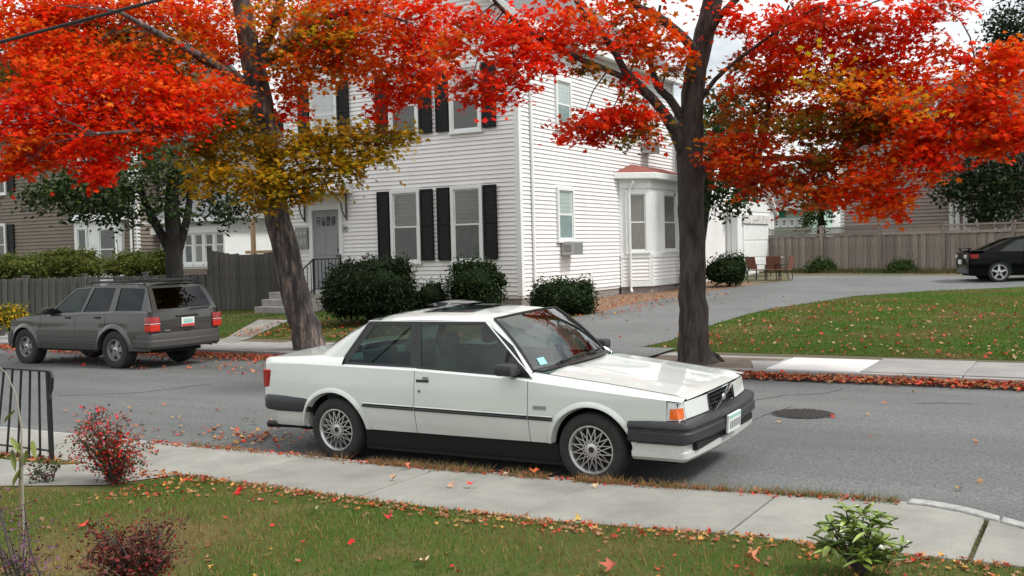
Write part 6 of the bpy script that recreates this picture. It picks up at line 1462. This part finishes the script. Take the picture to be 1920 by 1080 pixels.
grass('house_lawn_grass',pts,.055,.008,[(.05,.12,.014),(.06,.13,.016),(.09,.12,.024),(.14,.11,.04)])
# weeds along the near kerb
pts=[]
for (u0,u1,n_) in ((-8.0,-7.0,250),(-6.6,-6.0,160),(-5.75,-4.55,900),(-4.4,-4.0,240),(-3.75,-3.3,380),(-3.2,-2.45,420),(-2.4,-1.3,560)):
    for _ in range(n_): a=random.uniform(u0,u1); pts.append((a,kv(a)-.15+random.gauss(0,.025),.105))
grass('kerb_weeds',pts,.075,.004,[(.12,.14,.03),(.22,.16,.06),(.30,.20,.09),(.26,.13,.06)],.7)
pts=[(random.uniform(-12,-7),gnd(1440,520,38).y+random.uniform(-1,1),0) for _ in range(10)]
fpts=[]
for _ in range(3500): s=random.random(); fpts.append((fr0[0]+dxy[0]*s*1.2+random.gauss(0,.2),fr0[1]+dxy[1]*s*1.2-.9+random.uniform(-.9,.7),0))
fpts=[(a,b,gz(b)) for a,b,_ in fpts]; grass('fence_grass',fpts,.16,.012,[(.06,.085,.025),(.09,.09,.03),(.14,.11,.05)])
jp=[(-.70+random.gauss(0,.012),random.uniform(6.5,7.6),.10) for _ in range(300)]; grass('joint_weeds',jp,.028,.003,[(.10,.12,.03),(.16,.12,.05),(.20,.09,.05)],.6)
# fallen leaves
LC=[(.55,.05,.03),(.42,.06,.035),(.45,.14,.05),(.33,.15,.08),(.42,.25,.13),(.28,.10,.06),(.50,.28,.07),(.36,.20,.12)]
def litter(name,pts,size,pal=LC,up=1.6,kind='stuff'):
    P=np.array([p[:3] for p in pts],float); k=len(P); N=RNG.normal(size=(k,3))*.45; N[:,2]=up
    P[:,2]+=size*.18; C=np.array([random.choice(pal) for _ in range(k)])*RNG.uniform(.7,1.25,(k,1))
    o=inst(leaf_mesh(name,P,N,size*RNG.uniform(.6,1.2,k),C,'maple',.2,.8),name,K['litter'],kind=kind); return o
pts=[]
for _ in range(1100):
    a=random.uniform(-7.4,1.5); b=inner(a)-abs(random.gauss(0,.16))-.01; pts.append((a,b,gz(b)+.012))
for _ in range(260): a=random.uniform(-7.2,2); b=random.uniform(3,6.3); pts.append((a,b,gz(b)+.015))
for _ in range(220): a=random.choice((-6.9+abs(random.gauss(0,.3)),random.uniform(-9.5,-8.3))); b=(5.6+random.gauss(0,.25)) if a>-7.5 else 6.1+random.gauss(0,.07); pts.append((a,b,gz(b)+.012))
for _ in range(120): a=random.gauss(-1.0,.5); b=random.gauss(5.7,.25); pts.append((a,b,gz(b)+.012))
litter('near_leaf_litter',pts,.030)
pts=[]
for _ in range(650): a=random.choice((random.uniform(-3.6,-1.3),random.uniform(-8.6,-6.6),random.uniform(-6,-3.6))); pts.append((a,kv(a)-.12+random.gauss(0,.05),.115))
for _ in range(260): a=random.uniform(-.8,1.5); pts.append((a,kv(a)+abs(random.gauss(.06,.07)),.03))
litter('kerb_leaf_litter',pts,.028,[(.42,.09,.05),(.36,.12,.06),(.40,.18,.09),(.30,.09,.06),(.5,.05,.03)])
pts=[]
for _ in range(4200):
    a=random.uniform(-10,4); b=15.03-abs(random.gauss(0,.15)); pts.append((a,b,roadz(b)+.02+.08*random.random()*max(0,1-(15.03-b)/.4)))
for _ in range(3600):
    a=random.uniform(-24,-11.5); b=15.03-abs(random.gauss(0,.45)); pts.append((a,b,roadz(b)+.015+.05*random.random()))
for _ in range(260):
    a=random.uniform(-21,-12); b=random.uniform(12.2,14.6); pts.append((a,b,roadz(b)+.012))
litter('gutter_leaf_litter',pts,.052,[(.50,.07,.04),(.45,.12,.05),(.40,.20,.10),(.34,.11,.06),(.5,.28,.10),(.55,.05,.03),(.30,.14,.08)])
pts=[]
while len(pts)<1300:
    a=random.uniform(-7.4,5); b=17.25+random.random()**1.6*9
    if inpoly((a,b),lawnR): pts.append((a,b,gz(b)+.03))
litter('lawn_leaf_litter',pts,.052,[(.52,.05,.035),(.45,.09,.05),(.42,.22,.12),(.36,.08,.05),(.45,.32,.18)])
pts=[(random.uniform(-18,-11.5),17.3+abs(random.gauss(0,1.3)),0) for _ in range(900)]; pts+= [(random.uniform(-12.6,-9.5),random.uniform(20,30),0) for _ in range(500)]+[(random.uniform(-11,-5),random.uniform(17,30),0) for _ in range(60)]
litter('house_leaf_litter',[(a,b,gz(b)+.03) for a,b,_ in pts],.05)
pts=[(random.uniform(-12,-4.8),random.uniform(7.7,8.1)+abs(random.gauss(0,.7)),0) for _ in range(70)]+[(random.uniform(-12,0),random.uniform(8,14.8),0) for _ in range(60)]
pts+=[(-8.05+random.gauss(0,.35),8.25+random.gauss(0,.18),0) for _ in range(70)]
litter('road_leaf_litter',[(a,b,roadz(b)+.012) for a,b,_ in pts],.045)
# single conspicuous leaves
def one_leaf(px,py,col,label,size=.05,z=None,up=1.8):
    p=onz(px,py,.135 if z is None else z); 
    if z is None: 
        zz=.13 if p.y>inner(p.x) else gz(p.y)+.02; p=onz(px,py,zz+.01)
    N=np.array([[random.gauss(0,.3),random.gauss(-.3,.3),up]]); me=leaf_mesh('maple_leaf',np.zeros((1,3)),N,size,np.array([col]),'maple',.15,1.15)
    o=inst(me,'maple_leaf',K['litter'],None,(p.x,p.y,p.z+size*.2)); tag(o,label,'leaf','single fallen maple leaves')
one_leaf(884,911,(.70,.04,.02),'brightest red maple leaf lying alone on the sidewalk below the coupe door',.062)
one_leaf(453,922,(.78,.03,.03),'bright red maple leaf standing at the lawn edge left of the coupe',.075,up=.6)
one_leaf(160,987,(.62,.06,.04),'red maple leaf on the green grass above the maroon shrub',.06)
one_leaf(790,1057,(.62,.42,.30),'pale curled maple leaf on the lawn at bottom centre',.06)
one_leaf(1150,1066,(.45,.12,.08),'curled reddish brown maple leaf near the bottom edge of the lawn',.075,up=.8)
one_leaf(1405,1050,(.55,.22,.12),'tan and red maple leaf on the grass left of the rhododendron',.065,up=.9)
one_leaf(740,897,(.55,.33,.22),'pale tan leaf on the sidewalk nearest the rear wheel',.05)
one_leaf(760,876,(.58,.20,.12),'orange brown leaf on the sidewalk close to the kerb weeds',.048)
one_leaf(845,909,(.50,.30,.20),'faded tan leaf left of the brightest red leaf on the sidewalk',.05)
one_leaf(950,892,(.55,.40,.28),'pale leaf at the kerb behind the coupe front wheel',.04)
one_leaf(1117,910,(.58,.40,.22),'small straw coloured leaf on the sidewalk under the front wheel',.04)
one_leaf(1000,886,(.62,.14,.05),'orange leaf caught in the kerb weeds before the front wheel',.06)
one_leaf(657,1018,(.60,.02,.03),'small crimson leaf on the lawn below the sidewalk middle',.04)
one_leaf(730,975,(.60,.04,.06),'pinkish red leaf at the lawn edge below the rear wheel',.05)
one_leaf(1085,980,(.55,.38,.12),'yellow brown leaf at the lawn edge below the front wheel',.05,up=.7)
one_leaf(588,958,(.34,.40,.16),'pale green leaf among the leaf litter at the lawn edge',.05)
one_leaf(1600,1030,(.60,.04,.03),'scarlet leaf in the litter left of the rhododendron base',.06)
